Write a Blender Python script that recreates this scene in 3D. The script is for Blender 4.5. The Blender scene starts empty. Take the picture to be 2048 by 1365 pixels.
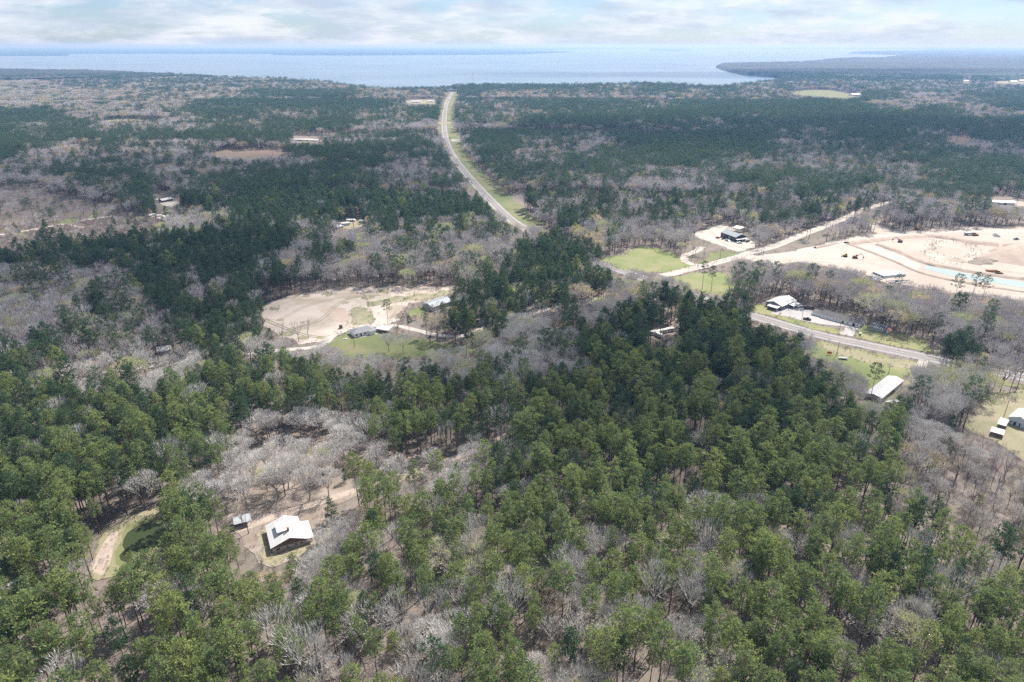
import bpy, math, random
import numpy as np
R = math.radians
rng = np.random.default_rng(7)
random.seed(7)
scene = bpy.context.scene
COL = scene.collection

# ------------------------------------------------------------------ camera
CAM_H, PITCH, FPX = 180.0, R(23.4), 1365.33
cam_d = bpy.data.cameras.new('camera')
cam_d.sensor_width = 36.0
cam_d.lens = 24.0
cam_d.clip_start = 1.0
cam_d.clip_end = 200000.0
cam = bpy.data.objects.new('camera', cam_d)
COL.objects.link(cam)
cam.location = (0, 0, CAM_H)
cam.rotation_euler = (R(90) - PITCH, 0, 0)
scene.camera = cam

# ------------------------------------------------------------------ light
SUN_AZ, SUN_EL = R(40), R(52)          # azimuth clockwise from +Y
SUN_DIR = (math.sin(SUN_AZ) * math.cos(SUN_EL), math.cos(SUN_AZ) * math.cos(SUN_EL), math.sin(SUN_EL))
sun_d = bpy.data.lights.new('sun', 'SUN')
sun_d.energy = 5.0
sun_d.angle = R(0.55)
sun_d.color = (1.0, 0.955, 0.89)
sun = bpy.data.objects.new('sun', sun_d)
COL.objects.link(sun)
sun.location = (0, 0, 400)
sun.rotation_euler = (R(90) - SUN_EL, 0, math.pi - SUN_AZ)
world = bpy.data.worlds.new('World')
scene.world = world
world.use_nodes = True
EXPOSURE = 0.95
SKY_STRENGTH = 0.07
HAZE_DENSITY = 1.05e-4
vs = scene.view_settings
vs.view_transform = 'Standard'
vs.look = 'None'
vs.exposure = EXPOSURE
vs.gamma = 1.0
vs.use_curve_mapping = False
scene.cycles.use_denoising = False
scene.cycles.max_bounces = 6
scene.cycles.diffuse_bounces = 3
scene.cycles.glossy_bounces = 2
scene.cycles.transmission_bounces = 2
scene.cycles.volume_bounces = 1
scene.cycles.transparent_max_bounces = 8
scene.cycles.use_adaptive_sampling = True


class NT:
    """small node-tree helper"""
    def __init__(self, tree):
        self.t = tree
        tree.nodes.clear()

    def n(self, kind, **kw):
        nd = self.t.nodes.new(kind)
        for k, v in kw.items():
            if k.startswith('i_'):
                nd.inputs[int(k[2:])].default_value = v
            else:
                setattr(nd, k, v)
        return nd

    def l(self, a, b):
        self.t.links.new(a, b)

    def math(self, op, a, b=None, clamp=False):
        nd = self.n('ShaderNodeMath', operation=op, use_clamp=clamp)
        for i, s in enumerate((a, b)):
            if s is None:
                continue
            if hasattr(s, 'links'):
                self.l(s, nd.inputs[i])
            else:
                nd.inputs[i].default_value = s
        return nd.outputs[0]

    def ramp(self, fac, stops, interp='LINEAR'):
        nd = self.n('ShaderNodeValToRGB')
        nd.color_ramp.interpolation = interp
        e = nd.color_ramp.elements
        while len(e) < len(stops):
            e.new(0.5)
        for el, (p, c) in zip(e, stops):
            el.position = p
            el.color = (c, c, c, 1) if not isinstance(c, (tuple, list)) else (*c[:3], 1)
        self.l(fac, nd.inputs[0])
        return nd.outputs[0]

    def mix(self, fac, a, b, blend='MIX'):
        nd = self.n('ShaderNodeMix', data_type='RGBA', blend_type=blend)
        for s, idx in ((fac, 0), (a, 6), (b, 7)):
            if hasattr(s, 'links'):
                self.l(s, nd.inputs[idx])
            elif idx == 0:
                nd.inputs[0].default_value = s
            else:
                nd.inputs[idx].default_value = (*s[:3], 1)
        return nd.outputs[2]

    def noise(self, vec, scale, detail=4, rough=0.55, dist=0.0):
        nd = self.n('ShaderNodeTexNoise')
        nd.inputs['Scale'].default_value = scale
        nd.inputs['Detail'].default_value = detail
        nd.inputs['Roughness'].default_value = rough
        nd.inputs['Distortion'].default_value = dist
        self.l(vec, nd.inputs['Vector'])
        return nd.outputs['Fac']


# sky: clear Nishita air with broken cloud everywhere
w = NT(world.node_tree)
sky = w.n('ShaderNodeTexSky', sky_type='NISHITA')
sky.sun_disc = False
sky.sun_elevation = SUN_EL
sky.sun_rotation = SUN_AZ
sky.altitude = 200
sky.air_density = 1.0
sky.dust_density = 0.4
sky.ozone_density = 2.5
tc = w.n('ShaderNodeTexCoord')
sep = w.n('ShaderNodeSeparateXYZ')
w.l(tc.outputs['Generated'], sep.inputs[0])
mp = w.n('ShaderNodeMapping')
mp.inputs['Scale'].default_value = (1.0, 1.0, 5.0)
w.l(tc.outputs['Generated'], mp.inputs[0])
cn = w.noise(mp.outputs[0], 8.0, 10, 0.64, 0.15)
cover = w.ramp(cn, [(0.42, 0.2), (0.50, 0.75), (0.58, 1.0)])
shade = w.ramp(w.noise(mp.outputs[0], 10.0, 7, 0.6), [(0.38, (4.5, 5.2, 6.3)), (0.5, (5.7, 6.3, 7.1)), (0.60, (6.9, 7.3, 7.8))])
air = w.mix(1.0, sky.outputs[0], (0.62, 0.76, 1.02), 'MULTIPLY')
skyc = w.mix(cover, air, shade)
bg = w.n('ShaderNodeBackground')
bg.inputs[1].default_value = SKY_STRENGTH
w.l(skyc, bg.inputs[0])
wo = w.n('ShaderNodeOutputWorld')
w.l(bg.outputs[0], wo.inputs[0])


# ------------------------------------------------------------------ geometry helpers
def gp(px, py, z=0.0):
    """ground-plan point under a pixel of the 2048 x 1365 photograph"""
    u = 682.5 - py
    h = FPX * math.cos(PITCH) + u * math.sin(PITCH)
    v = -FPX * math.sin(PITCH) + u * math.cos(PITCH)
    t = (CAM_H - z) / -v
    return np.array(((px - 1024.0) * t, h * t))


def to_px(x, y, z):
    dz = z - CAM_H
    dep = y * math.cos(PITCH) - dz * math.sin(PITCH)
    up = y * math.sin(PITCH) + dz * math.cos(PITCH)
    return 1024 + FPX * x / dep, 682.5 - FPX * up / dep


def inside(pts, poly):
    """vectorised point in polygon"""
    x, y = pts[:, 0], pts[:, 1]
    poly = np.asarray(poly)
    res = np.zeros(len(pts), bool)
    lo, hi = poly.min(0), poly.max(0)
    m = np.where((x >= lo[0]) & (x <= hi[0]) & (y >= lo[1]) & (y <= hi[1]))[0]
    if not len(m):
        return res
    xs, ys = x[m], y[m]
    c = np.zeros(len(m), bool)
    j = len(poly) - 1
    for i in range(len(poly)):
        xi, yi = poly[i]
        xj, yj = poly[j]
        if yi != yj:
            c ^= ((yi > ys) != (yj > ys)) & (xs < (xj - xi) * (ys - yi) / (yj - yi) + xi)
        j = i
    res[m] = c
    return res


def vnoise(x, y, s, seed=0):
    """smooth value noise, 0..1"""
    x = np.asarray(x) / s + seed * 17.3
    y = np.asarray(y) / s - seed * 9.1
    xi, yi = np.floor(x).astype(np.int64), np.floor(y).astype(np.int64)
    fx, fy = x - xi, y - yi
    fx, fy = fx * fx * (3 - 2 * fx), fy * fy * (3 - 2 * fy)

    def hsh(a, b):
        n = (a * 374761393 + b * 668265263 + seed * 1274126177) & 0x7fffffff
        n = ((n ^ (n >> 13)) * 1274126177) & 0x7fffffff
        return ((n ^ (n >> 16)) & 0xffff) / 65535.0
    a, b = hsh(xi, yi), hsh(xi + 1, yi)
    c, d = hsh(xi, yi + 1), hsh(xi + 1, yi + 1)
    return (a * (1 - fx) + b * fx) * (1 - fy) + (c * (1 - fx) + d * fx) * fy


class MB:
    """collects boxes, bars and prisms; build() links them as one mesh object"""
    def __init__(self):
        self.v, self.f = [], []

    def add(self, v, f):
        o = len(self.v)
        self.v += [tuple(map(float, p)) for p in v]
        self.f += [tuple(i + o for i in q) for q in f]
        return self

    def box(self, x0, x1, y0, y1, z0, z1):
        return self.add([(x0, y0, z0), (x1, y0, z0), (x1, y1, z0), (x0, y1, z0), (x0, y0, z1), (x1, y0, z1), (x1, y1, z1), (x0, y1, z1)],
                        [(0, 3, 2, 1), (4, 5, 6, 7), (0, 1, 5, 4), (1, 2, 6, 5), (2, 3, 7, 6), (3, 0, 4, 7)])

    def prism(self, outline, axis, a, b):
        """outline: list of 2-D points; extruded along axis ('x': points are (y,z); 'y': (x,z); 'z': (x,y))"""
        def p(q, t):
            return {'x': (t, q[0], q[1]), 'y': (q[0], t, q[1]), 'z': (q[0], q[1], t)}[axis]
        n = len(outline)
        v = [p(q, a) for q in outline] + [p(q, b) for q in outline]
        f = [tuple(range(n))[::-1], tuple(range(n, 2 * n))] + [(i, (i + 1) % n, n + (i + 1) % n, n + i) for i in range(n)]
        return self.add(v, f)

    def slab(self, quad, th):
        """a thick sheet: 4 corners of its upper face, thickness downwards"""
        q = [tuple(p) for p in quad]
        lo = [(p[0], p[1], p[2] - th) for p in q]
        return self.add(q + lo, [(0, 1, 2, 3), (7, 6, 5, 4), (0, 4, 5, 1), (1, 5, 6, 2), (2, 6, 7, 3), (3, 7, 4, 0)])

    def cyl(self, p0, p1, r0, r1=None, n=8):
        r1 = r0 if r1 is None else r1
        p0, p1 = np.array(p0, float), np.array(p1, float)
        d = p1 - p0
        d /= np.linalg.norm(d) + 1e-9
        a = np.cross(d, (0, 0, 1) if abs(d[2]) < .9 else (1, 0, 0))
        a /= np.linalg.norm(a)
        b = np.cross(d, a)
        v = []
        for p, r in ((p0, r0), (p1, r1)):
            v += [p + r * (math.cos(2 * math.pi * k / n) * a + math.sin(2 * math.pi * k / n) * b) for k in range(n)]
        f = [tuple(range(n))[::-1], tuple(range(n, 2 * n))] + [(i, (i + 1) % n, n + (i + 1) % n, n + i) for i in range(n)]
        return self.add(v, f)

    def mesh(self, name, mat):
        me = bpy.data.meshes.new(name)
        me.from_pydata(self.v, [], self.f)
        me.materials.append(mat)
        return me

    def build(self, name, mat, parent=None):
        o = bpy.data.objects.new(name, self.mesh(name, mat))
        COL.objects.link(o)
        o.parent = parent
        return o


def np_mesh(name, V, F, mats, midx=None, smooth=False):
    """mesh from numpy arrays; F is a list of (k x n) index arrays"""
    me = bpy.data.meshes.new(name)
    me.vertices.add(len(V))
    me.vertices.foreach_set('co', np.asarray(V, np.float32).ravel())
    nl = sum(f.size for f in F)
    npoly = sum(len(f) for f in F)
    me.loops.add(nl)
    me.polygons.add(npoly)
    me.loops.foreach_set('vertex_index', np.concatenate([f.ravel() for f in F]).astype(np.int32))
    starts, s = [], 0
    for f in F:
        starts.append(s + np.arange(len(f)) * f.shape[1])
        s += f.size
    me.polygons.foreach_set('loop_start', np.concatenate(starts).astype(np.int32))
    if midx is not None:
        me.polygons.foreach_set('material_index', np.asarray(midx, np.int32))
    for m in mats:
        me.materials.append(m)
    me.update(calc_edges=True)
    if smooth:
        me.shade_smooth()
    return me


def link(name, me, parent=None):
    o = bpy.data.objects.new(name, me)
    COL.objects.link(o)
    o.parent = parent
    return o


def tag(o, label=None, cat=None, group=None, kind=None):
    for k, v in (('label', label), ('category', cat), ('group', group), ('kind', kind)):
        if v:
            o[k] = v
    return o


def thing(name, label, cat, loc=(0, 0, 0), rz=0.0, group=None):
    o = bpy.data.objects.new(name, None)
    o.empty_display_size = 0.5
    COL.objects.link(o)
    o.location = loc
    o.rotation_euler = (0, 0, rz)
    return tag(o, label, cat, group)


def copy_tree(o, parent=None):
    c = o.copy()
    COL.objects.link(c)
    c.parent = parent
    for ch in list(o.children):
        copy_tree(ch, c)
    return c


# ------------------------------------------------------------------ materials
def surf(name, c1, c2=None, scale=0.3, rough=0.9, c3=None, s3=0.05, bump=0.0, lo=0.35, hi=0.65, spec=0.3, metal=0.0, fine=None):
    m = bpy.data.materials.new(name)
    m.use_nodes = True
    t = NT(m.node_tree)
    g = t.n('ShaderNodeNewGeometry')
    pos = g.outputs['Position']
    c2 = c2 or tuple(x * 0.8 for x in c1)
    nz = t.noise(pos, scale, 6, 0.62)
    col = t.mix(t.ramp(nz, [(lo, 0.0), (hi, 1.0)]), c1, c2)
    if c3:
        col = t.mix(t.ramp(t.noise(pos, s3, 5, 0.6, 0.4), [(0.45, 0.0), (0.62, 1.0)]), col, c3)
    if fine:
        col = t.mix(0.35, col, t.mix(t.noise(pos, fine, 3, 0.7), (0, 0, 0), tuple(x * 2 for x in c1)))
    b = t.n('ShaderNodeBsdfPrincipled')
    t.l(col, b.inputs['Base Color'])
    b.inputs['Roughness'].default_value = rough
    b.inputs['Specular IOR Level'].default_value = spec
    b.inputs['Metallic'].default_value = metal
    if bump:
        bp = t.n('ShaderNodeBump')
        bp.inputs['Strength'].default_value = 0.6
        bp.inputs['Distance'].default_value = bump
        t.l(t.noise(pos, scale * 3, 5, 0.7), bp.inputs['Height'])
        t.l(bp.outputs[0], b.inputs['Normal'])
    o = t.n('ShaderNodeOutputMaterial')
    t.l(b.outputs[0], o.inputs[0])
    return m


def leaf_mat(name, stops, transl=0.35, local=0.5):
    """foliage: colour differs from tree to tree, light passes through"""
    m = bpy.data.materials.new(name)
    m.use_nodes = True
    t = NT(m.node_tree)
    oi = t.n('ShaderNodeObjectInfo')
    col = t.ramp(oi.outputs['Random'], stops)
    tcx = t.n('ShaderNodeTexCoord')
    nz = t.noise(tcx.outputs['Object'], local, 3, 0.6)
    col = t.mix(t.ramp(nz, [(0.3, 0.0), (0.7, 1.0)]), col, tuple(stops[-1][1][k] * 1.15 for k in range(3)))
    nd = t.t.nodes[-1]
    d = t.n('ShaderNodeBsdfDiffuse')
    tr = t.n('ShaderNodeBsdfTranslucent')
    t.l(col, d.inputs[0])
    t.l(t.mix(0.5, col, tuple(stops[-1][1])), tr.inputs[0])
    ms = t.n('ShaderNodeMixShader')
    ms.inputs[0].default_value = transl
    t.l(d.outputs[0], ms.inputs[1])
    t.l(tr.outputs[0], ms.inputs[2])
    o = t.n('ShaderNodeOutputMaterial')
    t.l(ms.outputs[0], o.inputs[0])
    return m


M = {}
M['litter'] = surf('leaf_litter', (0.15, 0.122, 0.105), (0.21, 0.178, 0.155), 0.11, 0.95, c3=(0.125, 0.115, 0.085), s3=0.03, bump=0.25, fine=1.6)
M['earth'] = surf('bare_earth', (0.225, 0.18, 0.152), (0.155, 0.132, 0.10), 0.16, 0.95, c3=(0.29, 0.245, 0.212), s3=0.07, bump=0.1, fine=1.2)
M['cutover'] = surf('cutover_soil', (0.13, 0.105, 0.098), (0.19, 0.16, 0.145), 0.08, 0.95, c3=(0.15, 0.13, 0.08), s3=0.04, bump=0.3, fine=0.9)
M['redsoil'] = surf('red_soil', (0.15, 0.10, 0.085), (0.12, 0.085, 0.07), 0.04, 0.95, c3=(0.13, 0.11, 0.075), s3=0.02, bump=0.3)
M['sand'] = surf('pale_sand', (0.36, 0.305, 0.265), (0.43, 0.38, 0.34), 0.05, 0.95, c3=(0.225, 0.195, 0.14), s3=0.035, bump=0.12, fine=0.7)
M['site'] = surf('graded_sand', (0.345, 0.295, 0.25), (0.285, 0.235, 0.195), 0.028, 0.95, c3=(0.39, 0.35, 0.31), s3=0.012, bump=0.1, fine=0.5)
M['weed'] = surf('weedy_soil', (0.20, 0.185, 0.12), (0.33, 0.28, 0.21), 0.12, 0.95, c3=(0.15, 0.16, 0.08), s3=0.06, bump=0.2, fine=0.9)
M['pale'] = surf('pale_gravel', (0.40, 0.365, 0.33), (0.32, 0.285, 0.245), 0.12, 0.95, bump=0.05, fine=1.0)
M['dirt'] = surf('dirt_track', (0.35, 0.29, 0.245), (0.28, 0.225, 0.185), 0.15, 0.95, bump=0.06, fine=1.0)
M['berm'] = surf('brown_berm', (0.30, 0.235, 0.19), (0.37, 0.30, 0.25), 0.1, 0.95, bump=0.1)
M['lawn'] = surf('mown_grass', (0.105, 0.13, 0.05), (0.155, 0.16, 0.075), 0.06, 0.95, c3=(0.20, 0.175, 0.10), s3=0.022, bump=0.05, fine=1.3)
M['lawn2'] = surf('bright_grass', (0.14, 0.17, 0.06), (0.185, 0.20, 0.085), 0.05, 0.95, c3=(0.24, 0.215, 0.12), s3=0.03, bump=0.05, fine=1.3)
M['drygrass'] = surf('dry_grass', (0.26, 0.225, 0.155), (0.20, 0.19, 0.11), 0.09, 0.95, c3=(0.15, 0.16, 0.07), s3=0.05, bump=0.1, fine=1.1)
M['asphalt'] = surf('worn_asphalt', (0.165, 0.158, 0.165), (0.20, 0.19, 0.195), 0.08, 0.9, fine=0.9)
M['shoulder'] = surf('chip_shoulder', (0.235, 0.225, 0.22), (0.28, 0.27, 0.255), 0.1, 0.9, fine=1.2)
M['concrete'] = surf('concrete_lot', (0.34, 0.325, 0.315), (0.29, 0.28, 0.27), 0.05, 0.9, c3=(0.24, 0.23, 0.225), s3=0.05, fine=0.8)
M['markw'] = surf('white_paint', (0.78, 0.78, 0.76), (0.65, 0.65, 0.63), 1.0, 0.7)
M['marky'] = surf('yellow_paint', (0.70, 0.47, 0.06), (0.60, 0.42, 0.08), 1.0, 0.7)
M['white'] = surf('white_metal', (0.49, 0.49, 0.485), (0.43, 0.43, 0.425), 0.4, 0.45, fine=1.5)
M['oldwhite'] = surf('weathered_white_roof', (0.50, 0.50, 0.49), (0.42, 0.42, 0.40), 0.25, 0.5, c3=(0.50, 0.49, 0.46), s3=0.12)
M['greyroof'] = surf('grey_metal_roof', (0.32, 0.345, 0.36), (0.27, 0.29, 0.31), 0.3, 0.45)
M['shingle'] = surf('dark_shingle', (0.105, 0.10, 0.10), (0.16, 0.15, 0.145), 0.5, 0.9, fine=2.0)
M['shingleg'] = surf('grey_shingle', (0.19, 0.19, 0.205), (0.24, 0.24, 0.25), 0.6, 0.9, fine=2.0)
M['wallw'] = surf('white_siding', (0.82, 0.81, 0.79), (0.75, 0.74, 0.72), 0.5, 0.7)
M['brick'] = surf('pale_brick', (0.45, 0.38, 0.33), (0.38, 0.32, 0.28), 1.2, 0.9, fine=4.0)
M['redbrick'] = surf('red_brick', (0.30, 0.13, 0.09), (0.24, 0.11, 0.08), 1.5, 0.9)
M['wood'] = surf('brown_wood', (0.12, 0.085, 0.06), (0.17, 0.125, 0.09), 0.9, 0.85, fine=3.0)
M['black'] = surf('black_siding', (0.045, 0.047, 0.055), (0.06, 0.06, 0.07), 0.5, 0.6)
M['greyw'] = surf('grey_siding', (0.30, 0.31, 0.32), (0.36, 0.37, 0.38), 0.5, 0.7)
M['bluew'] = surf('pale_blue_siding', (0.52, 0.58, 0.64), (0.46, 0.52, 0.58), 0.6, 0.6)
M['glass'] = surf('dark_glass', (0.02, 0.025, 0.03), (0.03, 0.035, 0.04), 1.0, 0.08, spec=0.6)
M['rubber'] = surf('black_rubber', (0.02, 0.02, 0.02), (0.03, 0.03, 0.03), 2.0, 0.8)
M['steel'] = surf('galvanised_steel', (0.40, 0.41, 0.42), (0.33, 0.34, 0.35), 0.8, 0.45, metal=0.3)
M['orange'] = surf('orange_paint', (0.75, 0.20, 0.03), (0.65, 0.17, 0.03), 1.0, 0.5)
M['yellowp'] = surf('machine_yellow', (0.52, 0.33, 0.06), (0.42, 0.26, 0.06), 1.0, 0.6)
M['rust'] = surf('rusty_orange_paint', (0.35, 0.15, 0.07), (0.25, 0.12, 0.07), 1.0, 0.7)
M['redroof'] = surf('faded_red_paint', (0.62, 0.23, 0.17), (0.70, 0.34, 0.27), 0.8, 0.6)
M['carw'] = surf('white_car_paint', (0.78, 0.78, 0.78), (0.74, 0.74, 0.74), 0.5, 0.25, spec=0.6)
M['card'] = surf('dark_car_paint', (0.03, 0.032, 0.038), (0.04, 0.04, 0.045), 0.5, 0.25, spec=0.6)
M['cars'] = surf('silver_car_paint', (0.38, 0.39, 0.40), (0.35, 0.36, 0.37), 0.5, 0.3, spec=0.6)
M['carr'] = surf('red_car_paint', (0.35, 0.03, 0.03), (0.30, 0.03, 0.03), 0.5, 0.3, spec=0.6)
M['pole'] = surf('weathered_pole', (0.13, 0.105, 0.085), (0.18, 0.15, 0.13), 0.9, 0.9)
M['bark'] = surf('pine_bark', (0.085, 0.062, 0.05), (0.13, 0.095, 0.078), 0.8, 0.95)
M['barkg'] = surf('grey_bark', (0.16, 0.14, 0.125), (0.24, 0.22, 0.205), 0.6, 0.95)
M['barkd'] = surf('dark_bark', (0.07, 0.06, 0.055), (0.10, 0.085, 0.075), 0.6, 0.95)
M['needle'] = leaf_mat('pine_needles', [(0.0, (0.042, 0.096, 0.064)), (0.3, (0.066, 0.130, 0.075)), (0.6, (0.104, 0.170, 0.082)), (0.85, (0.156, 0.216, 0.088)), (1.0, (0.235, 0.272, 0.095))], 0.46)
M['needled'] = leaf_mat('dark_pine_needles', [(0.0, (0.042, 0.080, 0.052)), (0.5, (0.056, 0.098, 0.056)), (1.0, (0.082, 0.124, 0.060))], 0.42)
M['needley'] = leaf_mat('young_pine_needles', [(0.0, (0.058, 0.100, 0.055)), (0.5, (0.070, 0.115, 0.058)), (1.0, (0.092, 0.135, 0.06))], 0.36)
M['twig'] = leaf_mat('bare_twigs', [(0.0, (0.30, 0.28, 0.275)), (0.4, (0.39, 0.37, 0.36)), (0.75, (0.48, 0.46, 0.44)), (1.0, (0.60, 0.58, 0.55))], 0.05)
M['twigf'] = leaf_mat('far_bare_twigs', [(0.0, (0.20, 0.18, 0.195)), (0.4, (0.29, 0.27, 0.285)), (0.8, (0.40, 0.38, 0.385)), (1.0, (0.54, 0.51, 0.49))], 0.05)
M['brushm'] = leaf_mat('brush_twigs', [(0.0, (0.19, 0.155, 0.145)), (0.5, (0.25, 0.215, 0.20)), (1.0, (0.31, 0.275, 0.25))], 0.05)
M['bud'] = leaf_mat('spring_buds', [(0.0, (0.44, 0.36, 0.21)), (0.35, (0.50, 0.42, 0.24)), (0.7, (0.44, 0.44, 0.22)), (1.0, (0.38, 0.44, 0.20))], 0.4)
M['budf'] = leaf_mat('far_buds', [(0.0, (0.25, 0.20, 0.155)), (0.5, (0.30, 0.25, 0.18)), (0.9, (0.29, 0.28, 0.17)), (1.0, (0.40, 0.34, 0.20))], 0.35)
M['budt'] = leaf_mat('tan_buds', [(0.0, (0.44, 0.31, 0.20)), (0.5, (0.52, 0.40, 0.25)), (1.0, (0.54, 0.46, 0.28))], 0.4)


def water_mat(name, col, rough, scale, bump):
    m = bpy.data.materials.new(name)
    m.use_nodes = True
    t = NT(m.node_tree)
    g = t.n('ShaderNodeNewGeometry')
    b = t.n('ShaderNodeBsdfPrincipled')
    mp = t.n('ShaderNodeMapping')
    mp.inputs['Scale'].default_value = (1, 1, 1)
    t.l(g.outputs['Position'], mp.inputs[0])
    c = t.mix(t.ramp(t.noise(mp.outputs[0], scale * 0.02, 4, 0.6), [(0.35, 0.0), (0.65, 1.0)]), col, tuple(x * 1.35 for x in col))
    t.l(c, b.inputs['Base Color'])
    b.inputs['Roughness'].default_value = rough
    b.inputs['IOR'].default_value = 1.333
    bp = t.n('ShaderNodeBump')
    bp.inputs['Strength'].default_value = 0.5
    bp.inputs['Distance'].default_value = bump
    t.l(t.noise(mp.outputs[0], scale, 3, 0.6), bp.inputs['Height'])
    t.l(bp.outputs[0], b.inputs['Normal'])
    o = t.n('ShaderNodeOutputMaterial')
    t.l(b.outputs[0], o.inputs[0])
    return m


M['lake'] = water_mat('lake_water', (0.10, 0.15, 0.19), 0.25, 0.05, 0.3)
M['pondw'] = water_mat('pond_water', (0.035, 0.045, 0.02), 0.08, 0.4, 0.02)
M['turq'] = water_mat('milky_green_water', (0.225, 0.265, 0.245), 0.15, 0.4, 0.02)

# ------------------------------------------------------------------ the setting
CLEAR = []          # world polygons that stay free of trees and in sight
NOTREE = []         # world polygons where only the tree's foot may not stand
zlev = [0.01]
EDGES = []          # outlines along which weeds and brush grow


def poly_world(px, rough=0.0, step=7.0, seed=1):
    P = [gp(*p) for p in px]
    if not rough:
        return np.array(P)
    out = []
    r = np.random.default_rng(seed)
    for a, b in zip(P, P[1:] + P[:1]):
        L = np.linalg.norm(b - a)
        n = max(1, int(L / step))
        nrm = np.array((-(b - a)[1], (b - a)[0])) / (L + 1e-9)
        for k in range(n):
            t = k / n
            amp = rough * (1 if k else 0.3)
            out.append(a + (b - a) * t + nrm * (r.uniform(-amp, amp) + amp * math.sin(t * 9 + seed)))
    return np.array(out)


def sheet(name, P, mat, clear=True, z=None):
    zlev[0] += 0.002
    z = zlev[0] if z is None else z
    me = bpy.data.meshes.new(name)
    me.from_pydata([(p[0], p[1], z) for p in P], [], [tuple(range(len(P)))])
    me.materials.append(M[mat])
    o = link(name, me)
    if me.polygons[0].normal.z < 0:
        me.flip_normals()
    o['kind'] = 'structure'
    if mat in ('lawn', 'lawn2', 'drygrass', 'sand', 'weed', 'site', 'earth') and len(P) > 6:
        EDGES.append(np.array(P))
    if clear is True:
        CLEAR.append(np.array(P))
    elif clear == 'foot':
        NOTREE.append(np.array(P))
    return o


def smooth_line(px, n=10):
    P = np.array([gp(*p) for p in px])
    P = np.vstack([2 * P[0] - P[1], P, 2 * P[-1] - P[-2]])
    out = []
    for i in range(1, len(P) - 2):
        for k in range(n):
            t = k / n
            a, b, c, d = P[i - 1:i + 3]
            out.append(0.5 * (2 * b + (c - a) * t + (2 * a - 5 * b + 4 * c - d) * t * t + (3 * b - a - 3 * c + d) * t ** 3))
    out.append(P[-2])
    return np.array(out)


def strip(name, line, o0, o1, mat, clear=True, rough=0.0, z=None, seed=3):
    """ribbon along a line between two lateral offsets (metres, + is to the right)"""
    zlev[0] += 0.002
    z = zlev[0] if z is None else z
    d = np.gradient(line, axis=0)
    d /= np.linalg.norm(d, axis=1)[:, None] + 1e-9
    nrm = np.stack([d[:, 1], -d[:, 0]], 1)
    r = np.random.default_rng(seed)
    j0, j1 = r.uniform(-rough, rough, len(line)), r.uniform(-rough, rough, len(line))
    A = line + nrm * (o0 + j0)[:, None]
    B = line + nrm * (o1 + j1)[:, None]
    n = len(line)
    V = np.vstack([np.c_[A, np.full(n, z)], np.c_[B, np.full(n, z)]])
    i = np.arange(n - 1)
    F = np.stack([i, i + 1, n + i + 1, n + i], 1)
    me = np_mesh(name, V, [F], [M[mat]])
    if me.polygons[0].normal.z < 0:
        me.flip_normals()
    o = link(name, me)
    o['kind'] = 'structure'
    if clear:
        for k in range(0, n - 1, 4):
            q = min(k + 4, n - 1)
            poly = np.vstack([A[k:q + 1], B[k:q + 1][::-1]])
            (CLEAR if clear is True else NOTREE).append(poly)
    return o


# ground: one sheet to the horizon
gb = []
rad = [0, 400, 1000, 2500, 6000, 15000, 40000, 90000]
V, F = [(0, 0, 0)], []
NA = 48
for r_ in rad[1:]:
    for k in range(NA):
        V.append((r_ * math.sin(2 * math.pi * k / NA), r_ * math.cos(2 * math.pi * k / NA), 0))
for k in range(NA):
    F.append((0, 1 + (k + 1) % NA, 1 + k))
for i in range(len(rad) - 2):
    a, b = 1 + i * NA, 1 + (i + 1) * NA
    for k in range(NA):
        F.append((a + k, a + (k + 1) % NA, b + (k + 1) % NA, b + k))
me = bpy.data.meshes.new('ground')
me.from_pydata(V, [], F)
me.materials.append(M['litter'])
ground = tag(link('ground', me), kind='structure')

LAKE_PX = [(-400, 140), (0, 143), (200, 146), (400, 156), (550, 163), (650, 168), (700, 177), (760, 184), (850, 183), (950, 179), (1100, 177),
           (1300, 174), (1440, 181), (1520, 170), (1575, 160), (1545, 156), (1490, 151.5), (1452, 143), (1432, 135), (1445, 131), (1500, 129.5), (1600, 127),
           (1680, 123), (1740, 119), (1800, 114.5), (1860, 112), (1872, 110.5), (1780, 110), (1698, 108), (1706, 106), (1750, 105), (1850, 103.2),
           (1860, 101), (1850, 99.3), (1700, 98.8), (1400, 98.2), (1150, 99.4), (1090, 101.3), (995, 102), (1010, 103.6), (1080, 104), (1148, 105),
           (1050, 109), (900, 110.6), (700, 111.5), (556, 111), (540, 108.5), (300, 108), (130, 108.6), (137, 112), (0, 112.6), (-400, 112)]
ISLAND_PX = [(1299, 101.6), (1320, 100.6), (1360, 100.4), (1386, 101.6), (1340, 102.4)]
LAKE = np.array([gp(*p) for p in LAKE_PX])
ISLAND = np.array([gp(*p) for p in ISLAND_PX])
lk = []
for a, b in zip(LAKE, np.roll(LAKE, -1, 0)):
    n = max(1, int(np.linalg.norm(b - a) / 120))
    for k in range(min(n, 40)):
        t = k / min(n, 40)
        lk.append(a + (b - a) * t + (rng.uniform(-1, 1, 2) * min(25, n * 6) if k else 0))
lake = sheet('lake_water', lk, 'lake', clear=False, z=1.2)

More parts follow.
